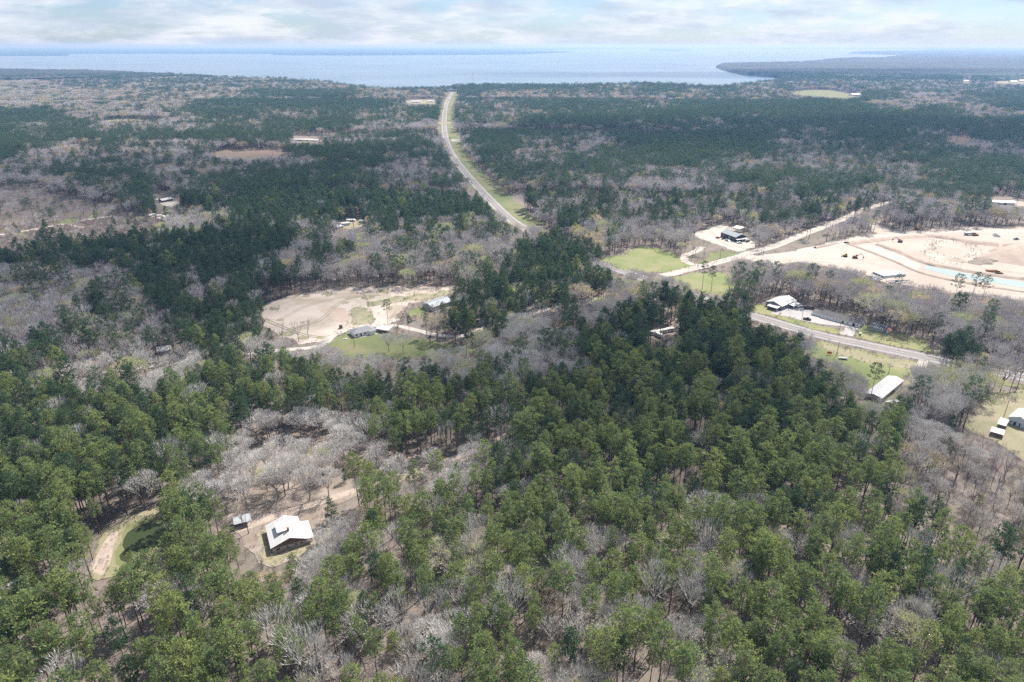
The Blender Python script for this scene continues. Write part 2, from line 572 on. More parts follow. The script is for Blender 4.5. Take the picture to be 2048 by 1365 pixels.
# sandy clearing round the grey-roofed house
sheet('sandy_clearing', poly_world([(540, 607), (580, 592), (640, 583), (720, 577), (800, 574), (860, 573), (925, 570), (942, 577), (905, 584), (890, 592), (840, 604), (800, 620),
      (800, 640), (770, 655), (705, 657), (672, 668), (652, 686), (604, 688), (590, 676), (560, 674), (548, 660), (530, 652), (536, 640), (520, 630)], 4.5, 7), 'sand')
for i_, (x_, y_, r_) in enumerate(((572, 668, 15), (605, 676, 13), (548, 618, 11), (655, 588, 13), (612, 592, 9), (770, 583, 14), (690, 605, 9), (735, 596, 12), (640, 676, 10), (560, 640, 9))):
    sheet('weed_patch', poly_world([(x_ - r_, y_ + 2), (x_ - r_ * .5, y_ - r_ * .25), (x_ + r_ * .4, y_ - r_ * .3), (x_ + r_, y_), (x_ + r_ * .6, y_ + r_ * .3), (x_ - r_ * .3, y_ + r_ * .35)], 1.6, 2.5, 60 + i_), 'weed', clear=False)
sheet('weed_patch', poly_world([(735, 604), (800, 592), (850, 588), (905, 580), (925, 578), (900, 590), (850, 600), (800, 605), (760, 610), (735, 614)], 2.0, 4, 2), 'weed')
sheet('wet_hollow', poly_world([(703, 640), (700, 622), (712, 614), (735, 618), (747, 628), (750, 643), (725, 650), (708, 651)], 1.5, 4, 3), 'weed')
sheet('grass_patch', poly_world([(815, 625), (842, 612), (850, 618), (842, 634), (825, 638)], 1.5, 5, 4), 'lawn', clear='foot')
sheet('red_bank', poly_world([(640, 624), (662, 612), (690, 616), (702, 632), (690, 646), (668, 642)], 1.2, 4, 5), 'berm')
sheet('house_lawn', poly_world([(652, 690), (676, 672), (705, 658), (752, 662), (800, 668), (850, 680), (900, 690), (965, 690), (965, 706), (880, 713), (820, 717), (760, 723), (718, 718), (680, 708)], 2.0, 6, 6), 'lawn')
drive = smooth_line([(60, 750), (140, 750), (200, 746), (320, 730), (400, 716), (460, 710), (540, 702), (610, 697), (646, 690), (664, 674), (690, 662), (740, 652), (790, 652), (830, 660),
                     (880, 672), (930, 671), (970, 655), (1005, 643), (1060, 628), (1110, 616), (1160, 606), (1215, 590)])
strip('gravel_lane', drive, -2.4, 2.4, 'pale', True, 0.35)

# highway with verges and paint
hwy = smooth_line([(905, 184), (894, 205), (889, 229), (889, 262), (897, 295), (915, 325), (945, 362), (985, 405), (1020, 438), (1052, 458), (1110, 487), (1190, 522), (1300, 562), (1400, 597),
                   (1500, 630), (1630, 668), (1740, 692), (1850, 715), (1950, 736), (2060, 757), (2200, 782)], 12)
n1 = 12 * 9 - 1
strip('road_verge', hwy[:n1], -30, 10, 'lawn', False, 3.0)
strip('road_shoulder', hwy, -6.4, 6.4, 'shoulder', False, 0.15)
strip('highway', hwy, -3.9, 3.9, 'asphalt', False)
for a, b, mt in ((-0.22, -0.1, 'marky'), (0.1, 0.22, 'marky'), (-3.8, -3.68, 'markw'), (3.68, 3.8, 'markw')):
    strip('road_marking', hwy, a, b, mt, False, z=zlev[0] + 0.002)
for k0, k1 in ((0, n1), (12 * 14, 12 * 17 + 6)):
    for k in range(k0, k1, 4):
        q = min(k + 4, len(hwy) - 1)
        d = hwy[q] - hwy[k]
        nn = np.array((d[1], -d[0])) / np.linalg.norm(d)
        lo_, hi_ = (-28, 6) if k0 == 0 else (-8, 8)
        CLEAR.append(np.array([hwy[k] + nn * lo_, hwy[q] + nn * lo_, hwy[q] + nn * hi_, hwy[k] + nn * hi_]))
for k in range(0, len(hwy) - 1, 4):
    q = min(k + 4, len(hwy) - 1)
    d = hwy[q] - hwy[k]
    nn = np.array((d[1], -d[0])) / np.linalg.norm(d)
    NOTREE.append(np.array([hwy[k] - nn * 14, hwy[q] - nn * 14, hwy[q] + nn * 14, hwy[k] + nn * 14]))
sheet('crossroad', poly_world([(872, 245), (882, 244), (906, 244), (913, 247), (904, 249), (874, 249)], 4, 20), 'drygrass')
sheet('driveway', poly_world([(902, 279), (920, 279), (921, 284), (903, 283)], 0.5, 10), 'pale')

# lawns, lots and tracks beyond the pines
sheet('green_field', poly_world([(1192, 520), (1240, 512), (1262, 500), (1285, 493), (1320, 497), (1345, 505), (1375, 520), (1397, 533), (1340, 546), (1290, 546), (1240, 538)], 3, 7, 7), 'lawn2')
sheet('store_field', poly_world([(1340, 556), (1400, 546), (1440, 545), (1466, 552), (1476, 575), (1450, 590), (1410, 587), (1370, 572)], 2.5, 7, 8), 'lawn2')
sheet('yard_grass', poly_world([(1396, 524), (1440, 499), (1470, 506), (1480, 511), (1430, 525), (1402, 532)], 1.5, 5, 9), 'lawn')
creek = smooth_line([(1405, 494), (1392, 503), (1376, 509), (1368, 516), (1374, 525), (1400, 533)], 6)
strip('sandy_creek', creek, -3.5, 3.5, 'pale', True, 0.8)
sheet('gravel_lot', poly_world([(1380, 468), (1420, 458), (1440, 450), (1462, 455), (1500, 479), (1517, 490), (1497, 500), (1475, 504), (1440, 492), (1405, 480)], 1.2, 5, 10), 'pale')
dirt = smooth_line([(1326, 552), (1400, 534), (1470, 516), (1500, 506), (1550, 492), (1600, 472), (1680, 441), (1730, 419), (1795, 400)])
sheet('graded_site', poly_world([(1480, 516), (1530, 508), (1570, 505), (1640, 490), (1690, 478), (1755, 468), (1730, 446), (1745, 446), (1790, 462), (1840, 462), (1900, 457), (1960, 454), (2060, 453),
      (2260, 452), (2260, 640), (2120, 612), (2048, 601), (1990, 592), (1930, 586), (1850, 580), (1790, 570), (1700, 542), (1640, 532), (1600, 526), (1560, 530), (1510, 524)], 3, 9, 11), 'site')
strip('dirt_road', dirt, -5.0, 5.0, 'pale', True, 0.5)
haul = smooth_line([(1490, 514), (1560, 512), (1640, 496), (1710, 480), (1800, 470), (1900, 464), (2000, 462), (2150, 464)])
strip('haul_road', haul, -5.5, 5.5, 'pale', False, 0.6)


def ridge(name, px, wid, hgt, mat, seed=5):
    """a real bank of earth along a line"""
    line = smooth_line(px, 8)
    d = np.gradient(line, axis=0)
    d /= np.linalg.norm(d, axis=1)[:, None] + 1e-9
    nrm = np.stack([d[:, 1], -d[:, 0]], 1)
    r = np.random.default_rng(seed)
    n, prof = len(line), ((-1, 0), (-.55, .55), (-.15, 1), (.2, .95), (.6, .5), (1, 0))
    V = []
    for off, z in prof:
        jit = r.uniform(.75, 1.25, n)
        V.append(np.c_[line + nrm * (off * wid * jit)[:, None], z * hgt * r.uniform(.7, 1.2, n) + .05])
    V = np.vstack(V)
    F = [np.stack([np.arange(n - 1) + a * n, np.arange(n - 1) + 1 + a * n, np.arange(n - 1) + 1 + (a + 1) * n, np.arange(n - 1) + (a + 1) * n], 1) for a in range(len(prof) - 1)]
    me = np_mesh(name, V, F, [M[mat]])
    if me.polygons[0].normal.z < 0:
        me.flip_normals()
    return tag(link(name, me), kind='structure')


ridge('earth_berm', [(1694, 488), (1730, 484), (1780, 478), (1850, 473)], 6, 2.2, 'berm', 1)
ridge('earth_berm', [(1694, 488), (1725, 499), (1780, 520), (1840, 546), (1900, 561), (1980, 575), (2100, 592)], 2.2, 1.2, 'berm', 2)
ridge('earth_berm', [(1755, 490), (1800, 506), (1850, 527), (1900, 537), (1960, 548), (2060, 561), (2160, 572)], 4, 2.0, 'berm', 3)
ridge('earth_berm', [(1850, 472), (1900, 478), (1950, 487), (1995, 491)], 6, 2.5, 'berm', 4)
ridge('earth_berm', [(1630, 497), (1655, 492), (1670, 488)], 2, 1.5, 'berm', 5)
ridge('earth_berm', [(1560, 530), (1640, 535), (1700, 546), (1760, 566), (1850, 584), (1950, 592), (2060, 606)], 2.5, 1.3, 'earth', 6)
for k, px_l in enumerate([[(1500, 517), (1600, 508), (1690, 492), (1790, 482), (1900, 470), (2060, 470)], [(1560, 520), (1640, 518), (1720, 522), (1800, 545), (1900, 572), (2060, 592)], [(1620, 522), (1700, 530), (1780, 552), (1880, 575), (2060, 598)],
                          [(1870, 490), (1905, 486), (1940, 497), (1946, 510), (1915, 522), (1880, 515), (1866, 500), (1880, 488)], [(1890, 520), (1930, 530), (1990, 540), (2060, 550)], [(1780, 476), (1850, 468), (1930, 466), (2060, 476)],
                          [(1360, 545), (1440, 524), (1510, 505), (1600, 474)], [(1420, 462), (1450, 488), (1490, 498)], [(1900, 500), (1925, 505), (1935, 498)]]):
    ln_ = smooth_line(px_l, 8)
    for o_ in (-1.3, 1.3):
        strip('wheel_rut', ln_, o_ - .4, o_ + .4, 'berm' if k % 2 else 'sand', False, 0.15, seed=k)
for k, px_l in enumerate([[(560, 640), (620, 610), (700, 592), (800, 582), (920, 573)], [(575, 660), (640, 640), (690, 600), (760, 590)], [(530, 640), (600, 668), (650, 676)]]):
    ln_ = smooth_line(px_l, 8)
    for o_ in (-1.2, 1.2):
        strip('wheel_rut', ln_, o_ - .35, o_ + .35, 'weed' if k else 'berm', False, 0.15, seed=k + 20)
sheet('pale_basin', poly_world([(1718, 491), (1752, 492), (1795, 509), (1845, 530), (1835, 541), (1775, 517)], 1.5, 6, 12), 'pale', clear=False)
sheet('drainage_water', poly_world([(1852, 531), (1900, 540.5), (1960, 552.5), (2060, 566), (2160, 578), (2160, 593), (2060, 578), (1960, 563), (1890, 549.5), (1846, 538)], 0.6, 8, 13), 'turq', clear=False)
sheet('turning_track', poly_world([(1868, 482), (1915, 480), (1950, 492), (1962, 510), (1940, 526), (1900, 530), (1870, 522), (1850, 505)], 2, 7, 14), 'sand', clear=False)
sheet('turning_pad', poly_world([(1874, 486), (1912, 484), (1938, 494), (1945, 506), (1925, 517), (1890, 514), (1866, 502)], 2, 7, 15), 'site', clear=False)
sheet('store_grass', poly_world([(1497, 612), (1530, 609), (1548, 620), (1570, 634), (1640, 652), (1690, 664), (1690, 671), (1620, 658), (1540, 632), (1505, 624)], 1, 6, 16), 'lawn2')
sheet('concrete_lot', poly_world([(1541, 628), (1560, 612), (1590, 608), (1622, 620), (1642, 634), (1722, 656), (1712, 662), (1705, 674), (1676, 668), (1688, 660), (1692, 654), (1640, 649), (1600, 641), (1570, 633)], 0.3, 8, 17), 'concrete')
sheet('east_lawn', poly_world([(1713, 664), (1722, 655), (1736, 650), (1760, 662), (1800, 668), (1852, 680), (1862, 698), (1880, 710), (1820, 698), (1740, 683), (1712, 675)], 1.0, 6, 18), 'lawn2')
sheet('roadside_meadow', poly_world([(1622, 688), (1640, 684), (1740, 706), (1840, 728), (1855, 735), (1838, 752), (1808, 752), (1802, 775), (1790, 800), (1768, 802), (1735, 785), (1730, 765), (1700, 748), (1660, 728), (1630, 716), (1612, 706)], 1.5, 6, 19), 'lawn2')
sheet('dry_bank', poly_world([(1640, 688), (1740, 708), (1830, 727), (1838, 736), (1790, 738), (1720, 722), (1650, 700)], 1.5, 6, 20), 'drygrass', clear=False)
sheet('gravel_turnout', poly_world([(1838, 722), (1858, 722), (1850, 745), (1826, 756), (1822, 750)], 0.8, 5, 21), 'pale', clear=False)
strip('farm_track', smooth_line([(1830, 752), (1810, 772), (1785, 795), (1770, 812)]), -1.8, 1.8, 'drygrass', True, 0.3)
sheet('east_yard', poly_world([(1928, 835), (1962, 796), (2000, 782), (2110, 782), (2200, 930), (2048, 925), (2020, 905), (1985, 880), (1950, 868)], 2.5, 6, 22), 'drygrass')
sheet('verge_grass', poly_world([(1970, 754), (2080, 775), (2120, 800), (2040, 778), (1990, 766)], 1.5, 6, 23), 'lawn', clear='foot')

# foreground clearing, pond and lane
sheet('grove_floor', poly_world([(430, 1010), (470, 950), (540, 905), (640, 880), (760, 890), (860, 915), (900, 925), (860, 950), (760, 975), (700, 1000), (650, 1030), (640, 1090), (600, 1125), (540, 1140), (505, 1110), (470, 1060)], 2.5, 5, 24), 'earth', clear=False)
YARD = poly_world([(440, 1050), (485, 1025), (550, 1008), (640, 1004), (690, 984), (704, 990), (645, 1022), (638, 1060), (641, 1092), (592, 1114), (548, 1138), (508, 1128), (494, 1085), (462, 1066)], 0.5, 6, 25)
CLEAR.append(YARD)
sheet('house_grass', poly_world([(522, 1060), (532, 1062), (548, 1100), (620, 1085), (636, 1090), (590, 1112), (546, 1136), (520, 1120)], 0.8, 3, 26), 'drygrass', clear=False)
lane = smooth_line([(470, 1062), (505, 1050), (560, 1030), (640, 1005), (700, 985), (760, 965), (830, 937), (870, 930), (940, 905), (990, 882), (1030, 862)])
strip('dirt_lane', lane, -1.9, 1.9, 'dirt', 'foot', 0.35)
POND_CLEAR = poly_world([(172, 1148), (195, 1100), (214, 1062), (255, 1032), (310, 1015), (338, 1018), (340, 1050), (334, 1090), (326, 1125), (300, 1140), (240, 1150), (196, 1160)], 1.2, 4, 27)
sheet('pond_bank', POND_CLEAR, 'drygrass', clear='foot')
CLEAR.append(np.array([gp(178, 1146), gp(196, 1102), gp(216, 1064), gp(255, 1036), gp(296, 1030), gp(312, 1046), gp(318, 1075), gp(300, 1104), gp(262, 1118), gp(226, 1134)]))
sheet('pond_bank_grass', poly_world([(232, 1128), (236, 1092), (248, 1062), (272, 1044), (305, 1036), (332, 1042), (337, 1085), (326, 1122), (296, 1136), (250, 1140)], 0.7, 3, 28), 'lawn', clear=False)
sheet('bank_track', poly_world([(176, 1143), (200, 1098), (222, 1066), (238, 1064), (228, 1092), (220, 1128), (205, 1152)], 0.5, 4, 29), 'dirt', clear=False)
sheet('pond_water', poly_world([(240, 1122), (244, 1092), (255, 1066), (276, 1051), (304, 1044), (326, 1050), (331, 1082), (320, 1112), (296, 1126), (262, 1130)], 0.6, 3, 30), 'pondw', clear=False)

# farther clearings on the left
sheet('cutover', poly_world([(-160, 400), (60, 366), (180, 356), (290, 396), (340, 422), (230, 446), (150, 474), (60, 494), (-160, 520)], 8, 16, 31), 'cutover', clear=False)
west = smooth_line([(-90, 482), (0, 470), (60, 461), (120, 450), (165, 441), (224, 433)])
strip('west_track', west, -2.6, 2.6, 'pale', True, 0.4)
strip('west_track', smooth_line([(135, 449), (160, 455), (188, 455)]), -2.0, 2.0, 'dirt', True, 0.4)
sheet('west_grass', poly_world([(112, 447), (140, 436), (160, 440), (140, 449)], 1.5, 6, 32), 'lawn')
sheet('red_clearing', poly_world([(420, 306), (470, 300), (555, 301), (590, 305), (570, 311), (500, 316), (440, 316)], 8, 20, 33), 'redsoil')
sheet('sandy_opening', poly_world([(128, 303), (160, 293), (210, 294), (222, 306), (180, 311), (135, 309)], 6, 16, 34), 'weed', clear='foot')
sheet('meadow', poly_world([(200, 246), (240, 238), (300, 240), (348, 246), (300, 255), (220, 257)], 8, 25, 35), 'drygrass', clear='foot')
sheet('rubble_yard', poly_world([(292, 433), (350, 428), (416, 440), (412, 454), (350, 446)], 3, 8, 36), 'pale', clear='foot')
sheet('homestead_yard', poly_world([(318, 400), (350, 396), (372, 404), (345, 416), (325, 412)], 3, 8, 37), 'pale')
sheet('barn_yard', poly_world([(584, 279), (612, 277), (648, 281), (650, 285), (612, 284)], 3, 14, 38), 'dirt')
sheet('trailer_yard', poly_world([(676, 460), (690, 440), (738, 438), (745, 450), (720, 460)], 2, 8, 39), 'drygrass')
sheet('camper_yard', poly_world([(1298, 676), (1306, 655), (1345, 652), (1362, 662), (1350, 676), (1320, 684)], 1.5, 5, 40), 'earth')
sheet('far_pasture', poly_world([(1570, 187), (1610, 181), (1660, 180), (1695, 187), (1714, 193), (1690, 196), (1640, 193), (1600, 190)], 10, 60, 41), 'lawn')
sheet('far_pasture', poly_world([(1985, 163), (2060, 161.5), (2140, 164), (2060, 168), (1990, 167)], 10, 80, 42), 'drygrass')
sheet('red_clearing', poly_world([(1886, 273), (1930, 270), (1952, 279), (1920, 289), (1900, 282)], 8, 20, 43), 'redsoil')
sheet('roadside_yard', poly_world([(805, 203), (840, 199), (875, 201), (872, 208), (820, 208)], 6, 30, 44), 'drygrass')
sheet('site_yard', poly_world([(1985, 405), (2060, 401), (2120, 408), (2040, 413)], 4, 14, 45), 'dirt')

# ------------------------------------------------------------------ trees
class TB:
    """tree builder: collects tapered bars, ribbons and leaf diamonds as numpy rows"""
    def __init__(self, seed):
        self.r = np.random.default_rng(seed)
        self.v, self.q, self.t = [], [], []
        self.n = 0

    def bar(self, p0, p1, r0, r1, k=4):
        p0, p1 = np.asarray(p0, float), np.asarray(p1, float)
        d = p1 - p0
        d = d / (np.linalg.norm(d) + 1e-9)
        a = np.cross(d, (0.3, 0.1, 1) if abs(d[2]) < .85 else (1, 0.2, 0))
        a /= np.linalg.norm(a)
        b = np.cross(d, a)
        ang = 2 * np.pi * np.arange(k) / k
        ring = np.cos(ang)[:, None] * a + np.sin(ang)[:, None] * b
        self.v += [p0 + ring * r0, p1 + ring * r1]
        i = np.arange(k)
        self.q.append(np.stack([i, (i + 1) % k, k + (i + 1) % k, k + i], 1) + self.n)
        self.n += 2 * k

    def ribbon(self, p0, p1, w0):
        d = p1 - p0
        s = np.cross(d, self.r.normal(size=3))
        s *= w0 / (np.linalg.norm(s) + 1e-9) / 2
        self.v.append(np.array([p0 - s, p0 + s, p1]))
        self.t.append(np.array([[0, 1, 2]]) + self.n)
        self.n += 3

    def diamonds(self, c, d, ln, wd):
        """many leaf-shaped quads at once: base points, directions, lengths, widths"""
        m = len(c)
        s = np.cross(d, self.r.normal(size=(m, 3)))
        s /= np.linalg.norm(s, axis=1)[:, None] + 1e-9
        mid = c + d * (ln * 0.55)[:, None]
        V = np.stack([c, mid - s * (wd / 2)[:, None], c + d * ln[:, None], mid + s * (wd / 2)[:, None]], 1).reshape(-1, 3)
        self.v.append(V)
        self.q.append(np.arange(4 * m).reshape(m, 4) + self.n)
        self.n += 4 * m

    def arrays(self):
        V = np.vstack(self.v)
        F = []
        if self.q:
            F.append(np.vstack(self.q))
        if self.t:
            F.append(np.vstack(self.t))
        return V, F


def unit(v):
    return v / (np.linalg.norm(v, axis=-1, keepdims=True) + 1e-9)


def make_pine(seed, H=24.0, rad=3.3, base=0.52, nt=44, nn=30, size=1.0, taper=0.62):
    tr, cr = TB(seed), TB(seed + 500)
    r = tr.r
    pts = [np.array((0, 0, 0.0))]
    lean = r.normal(0, 0.012, 2)
    for k in range(1, 6):
        z = H * 0.96 * k / 5
        pts.append(np.array((lean[0] * z + r.normal(0, .07), lean[1] * z + r.normal(0, .07), z)))
    for k in range(5):
        tr.bar(pts[k], pts[k + 1], 0.25 * (1 - k / 5.4), 0.25 * (1 - (k + 1) / 5.4), 6)
    z0 = H * base
    az = r.uniform(0, 6.28)
    for k in range(nt):
        t = (k + r.uniform(0, 1)) / nt
        az += 2.4 + r.normal(0, .35)
        prof = (1 - t ** 2.4) ** taper * (0.66 + 0.34 * min(1, t * 4))
        rr = rad * prof * r.uniform(0.35, 1.16) + 0.15
        z = z0 + (H - z0) * t
        c = np.array((rr * math.cos(az) + lean[0] * z, rr * math.sin(az) + lean[1] * z, z + r.normal(0, .3) + 0.12 * rr))
        tr.bar((lean[0] * z, lean[1] * z, z - 0.35 * rr - .2), c, 0.055, 0.02, 3)
        a = r.uniform(0.75, 1.25) * size * (0.85 + 0.25 * (1 - t))
        d = r.normal(size=(nn, 3)) * (1, 1, 0.8) + (0, 0, 0.35)
        d = unit(d)
        ln = a * r.uniform(0.5, 1.0, nn)
        off = d * (a * r.uniform(0.05, 0.55, nn))[:, None] * (1, 1, 0.7)
        cr.diamonds(c + off, d, ln, ln * r.uniform(0.26, 0.42, nn))
    for k in range(5):                              # dead stubs under the crown
        z = r.uniform(0.6 * base, base) * H
        a2 = r.uniform(0, 6.28)
        tr.bar((0, 0, z), (1.2 * math.cos(a2), 1.2 * math.sin(a2), z + .3), 0.03, 0.01, 3)
    return tr.arrays(), cr.arrays()


def make_bare(seed, H=15.0, spread=0.62, trunk=0.3, forks=(6, 5, 4, 4, 3), lens=(0.27, 0.19, 0.14, 0.10, 0.075), upb=0.35, buds=0, wide=1.0, budsize=0.3, r0=0.28, twig=0.055):
    tr, cr = TB(seed), TB(seed + 900)
    r = tr.r
    top = np.array((r.normal(0, .25), r.normal(0, .25), H * trunk))
    tr.bar((0, 0, 0), top * (0.5, 0.5, 0.5), r0, r0 * .82, 6)
    tr.bar(top * (0.5, 0.5, 0.5), top, r0 * .82, r0 * .7, 6)
    ends = []

    def grow(p, d, lv, rad):
        n = forks[lv]
        a0 = r.uniform(0, 6.28)
        u = np.cross(d, (0.2, 1, 0.1))
        u /= np.linalg.norm(u)
        w_ = np.cross(d, u)
        for k in range(n):
            sp = spread * r.uniform(0.55, 1.25) * (1.15 if lv == 0 else 1)
            if k == 0 and lv > 0:
                sp *= 0.3
            a = a0 + 6.283 * k / n + r.normal(0, .3)
            nd = d * math.cos(sp) + (u * math.cos(a) + w_ * math.sin(a)) * math.sin(sp) * wide
            nd[2] += upb * (0.5 if lv else 0.2)
            nd /= np.linalg.norm(nd)
            L = H * lens[lv] * r.uniform(0.8, 1.2)
            e = p + nd * L
            rr = rad * 0.62
            if lv == 0:
                m = p + nd * L * 0.5 + r.normal(0, .12, 3)
                tr.bar(p, m, rad * .75, rr, 4)
                tr.bar(m, e, rr, rr * .85, 4)
            elif lv == 1:
                cr.bar(p, e, rr, rr * .7, 3)
            else:
                cr.ribbon(p, e + nd * L * .25, max(twig, rr * 1.7))
            if lv + 1 < len(forks):
                grow(e if lv else e, nd, lv + 1, rr)
                if lv >= 1:                          # side shoot half way
                    pass
            else:
                ends.append((e, nd))
    grow(top, np.array((0, 0, 1.0)), 0, r0 * .8)
    if buds:
        e = np.array([x[0] for x in ends])
        d = np.array([x[1] for x in ends])
        e = np.repeat(e, buds, 0)
        d = np.repeat(d, buds, 0)
        m = len(e)
        e = e - d * r.uniform(0, 1.3, m)[:, None] + r.normal(0, .22, (m, 3))
        dd = unit(d + r.normal(0, .8, (m, 3)))
        ln = budsize * r.uniform(0.6, 1.3, m)
        bd = TB(seed + 77)
        bd.diamonds(e, dd, ln, ln * 0.7)
        return tr.arrays(), cr.arrays(), bd.arrays()
    return tr.arrays(), cr.arrays()


def join_arrays(parts):
    """[(V, F-list, material index)] -> V, F, midx"""
    Vs, Fs, mi, o = [], [], [], 0
    for V, Fl, m in parts:
        Vs.append(V)
        for f in Fl:
            Fs.append(f + o)
            mi.append(np.full(len(f), m))
        o += len(V)
    return np.vstack(Vs), Fs, np.concatenate(mi)


PROTO = {}      # kind -> list of dicts(trunk=mesh, crown=mesh, leaf=mesh, whole=mesh)


def proto(kind, parts, mats):
    names = ['trunk', 'crown', 'leaf']
    d = {'h': max(p[0][:, 2].max() for p in parts)}
    for nm, p, m in zip(names, parts, mats):
        d[nm] = np_mesh(kind + '_' + nm, p[0], p[1], [M[m]])
    V, F, mi = join_arrays([(p[0], p[1], i) for i, p in enumerate(parts)])
    d['whole'] = np_mesh(kind, V, F, [M[m] for m in mats], mi)
    PROTO.setdefault(kind, []).append(d)


for s in range(5):                                   # 0-4 near pines
    proto('pine', make_pine(10 + s, 22.5 + 1.2 * s, 3.0 + 0.3 * (s % 3), 0.52 + 0.035 * (s % 3), 32 + 3 * s, 28, 1.1), ('bark', 'needle'))
for s in range(3):                                   # 5-7 denser dark plantation pines
    proto('pine', make_pine(30 + s, 22 + s, 3.0, 0.50, 38, 28, 1.12), ('bark', 'needled'))
for s in range(2):                                   # 8-9 young pines
    proto('pine', make_pine(40 + s, 13 + s, 2.8, 0.16, 44, 22, 1.0, 0.9), ('bark', 'needley'))
for s in range(2):                                   # 10-11 far dark pines, coarse
    proto('pine', make_pine(50 + s, 22.5, 3.7, 0.48, 22, 14, 1.6), ('bark', 'needled'))
proto('pine', make_pine(55, 13, 2.8, 0.15, 20, 12, 1.5, 0.9), ('bark', 'needley'))   # 12 far young
for s in range(2):                                   # 13-14 sparse open-grown pines
    proto('pine', make_pine(60 + s, 25, 4.2, 0.58, 28, 28, 1.1, 0.55), ('bark', 'needled'))

for s in range(3):                                   # 0-2 broad domed oaks
    proto('bare', make_bare(110 + s, 15 + s, 0.62, 0.30, (6, 5, 5, 4, 3), (0.25, 0.18, 0.12, 0.08, 0.06), 0.42, twig=0.085), ('barkg', 'twig'))
for s in range(3):                                   # 3-5 slender forest trees
    proto('bare', make_bare(120 + s, 17.5 + s, 0.42, 0.42, (4, 4, 4, 3, 2), (0.22, 0.17, 0.12, 0.09, 0.07), 0.5, r0=0.2, twig=0.085), ('barkd', 'twig'))
for s in range(2):                                   # 6-7 far
    proto('bare', make_bare(130 + s, 15.5, 0.6, 0.32, (5, 5, 4, 3), (0.28, 0.2, 0.15, 0.12), 0.4, twig=0.16), ('barkd', 'twigf'))
for s in range(2):                                   # 8-9 straggling dark trees with few twigs
    proto('bare', make_bare(140 + s, 17, 0.5, 0.35, (4, 3, 3, 3, 2), (0.24, 0.18, 0.13, 0.09, 0.07), 0.4, r0=0.26, twig=0.08), ('barkd', 'brushm'))
for s in range(2):                                   # 10-11 mid-distance domes, 12-13 mid-distance slender
    proto('bare', make_bare(150 + s, 15 + s, 0.62, 0.30, (6, 5, 4, 4), (0.26, 0.19, 0.14, 0.11), 0.42, twig=0.13), ('barkd', 'twigf'))
for s in range(2):
    proto('bare', make_bare(155 + s, 17.5 + s, 0.42, 0.42, (4, 4, 4, 3), (0.22, 0.17, 0.13, 0.11), 0.5, r0=0.2, twig=0.11), ('barkd', 'twigf'))

for s in range(3):                                   # 0-2 budding
    proto('bud', make_bare(210 + s, 15 + s, 0.6, 0.28, (6, 5, 4, 4), (0.27, 0.2, 0.15, 0.12), 0.4, buds=4, budsize=0.42, twig=0.08), ('barkg', 'twig', ('bud', 'budt', 'bud')[s]))
for s in range(2):                                   # 3-4 far
    proto('bud', make_bare(220 + s, 15, 0.6, 0.28, (5, 5, 4, 3), (0.27, 0.2, 0.15, 0.12), 0.4, buds=3, budsize=0.75, twig=0.12), ('barkg', 'twig', 'budf'))
for s in range(3):                                   # 0-2 brush
    proto('brush', make_bare(300 + s, 4.2 + s, 0.55, 0.1, (6, 5, 4, 3), (0.3, 0.25, 0.2, 0.16), 0.4, r0=0.06, twig=0.06), ('barkd', 'brushm'))


# ------------------------------------------------------------------ buildings
def frame_at(A, B, za=0.0, zb=None):
    a, b = gp(*A, za), gp(*B, za if zb is None else zb)
    d = b - a
    return a, math.atan2(d[1], d[0]), float(np.linalg.norm(d))


def opening(root, kind, x0, x1, z0, z1, side, L, D):
    """window or door on side f(ront) b(ack) l(eft) r(ight); local wall coordinate runs x0..x1"""
    fr, pn = MB(), MB()
    e = 0.05

    def bx(m, a0, a1, c0, c1, t):
        if side == 'f':
            m.box(a0, a1, -t, 0.02, c0, c1)
        elif side == 'b':
            m.box(a0, a1, D - 0.02, D + t, c0, c1)
        elif side == 'l':
            m.box(-t, 0.02, a0, a1, c0, c1)
        else:
            m.box(L - 0.02, L + t, a0, a1, c0, c1)
    if kind == 'window':
        bx(fr, x0, x1, z0, z1, e)
        f = fr.build('window', M['markw'], root)
        bx(pn, x0 + .08, x1 - .08, z0 + .08, z1 - .08, e + .03)
        pn.build('pane', M['glass'], f)
    else:
        bx(fr, x0, x1, z0, z1, e)
        f = fr.build('door', M['glass' if kind == 'dark_door' else 'greyw'], root)
        bx(pn, x0 + .1, x0 + .2, (z0 + z1) / 2 - .1, (z0 + z1) / 2 + .1, e + .06)
        pn.build('handle', M['steel'], f)


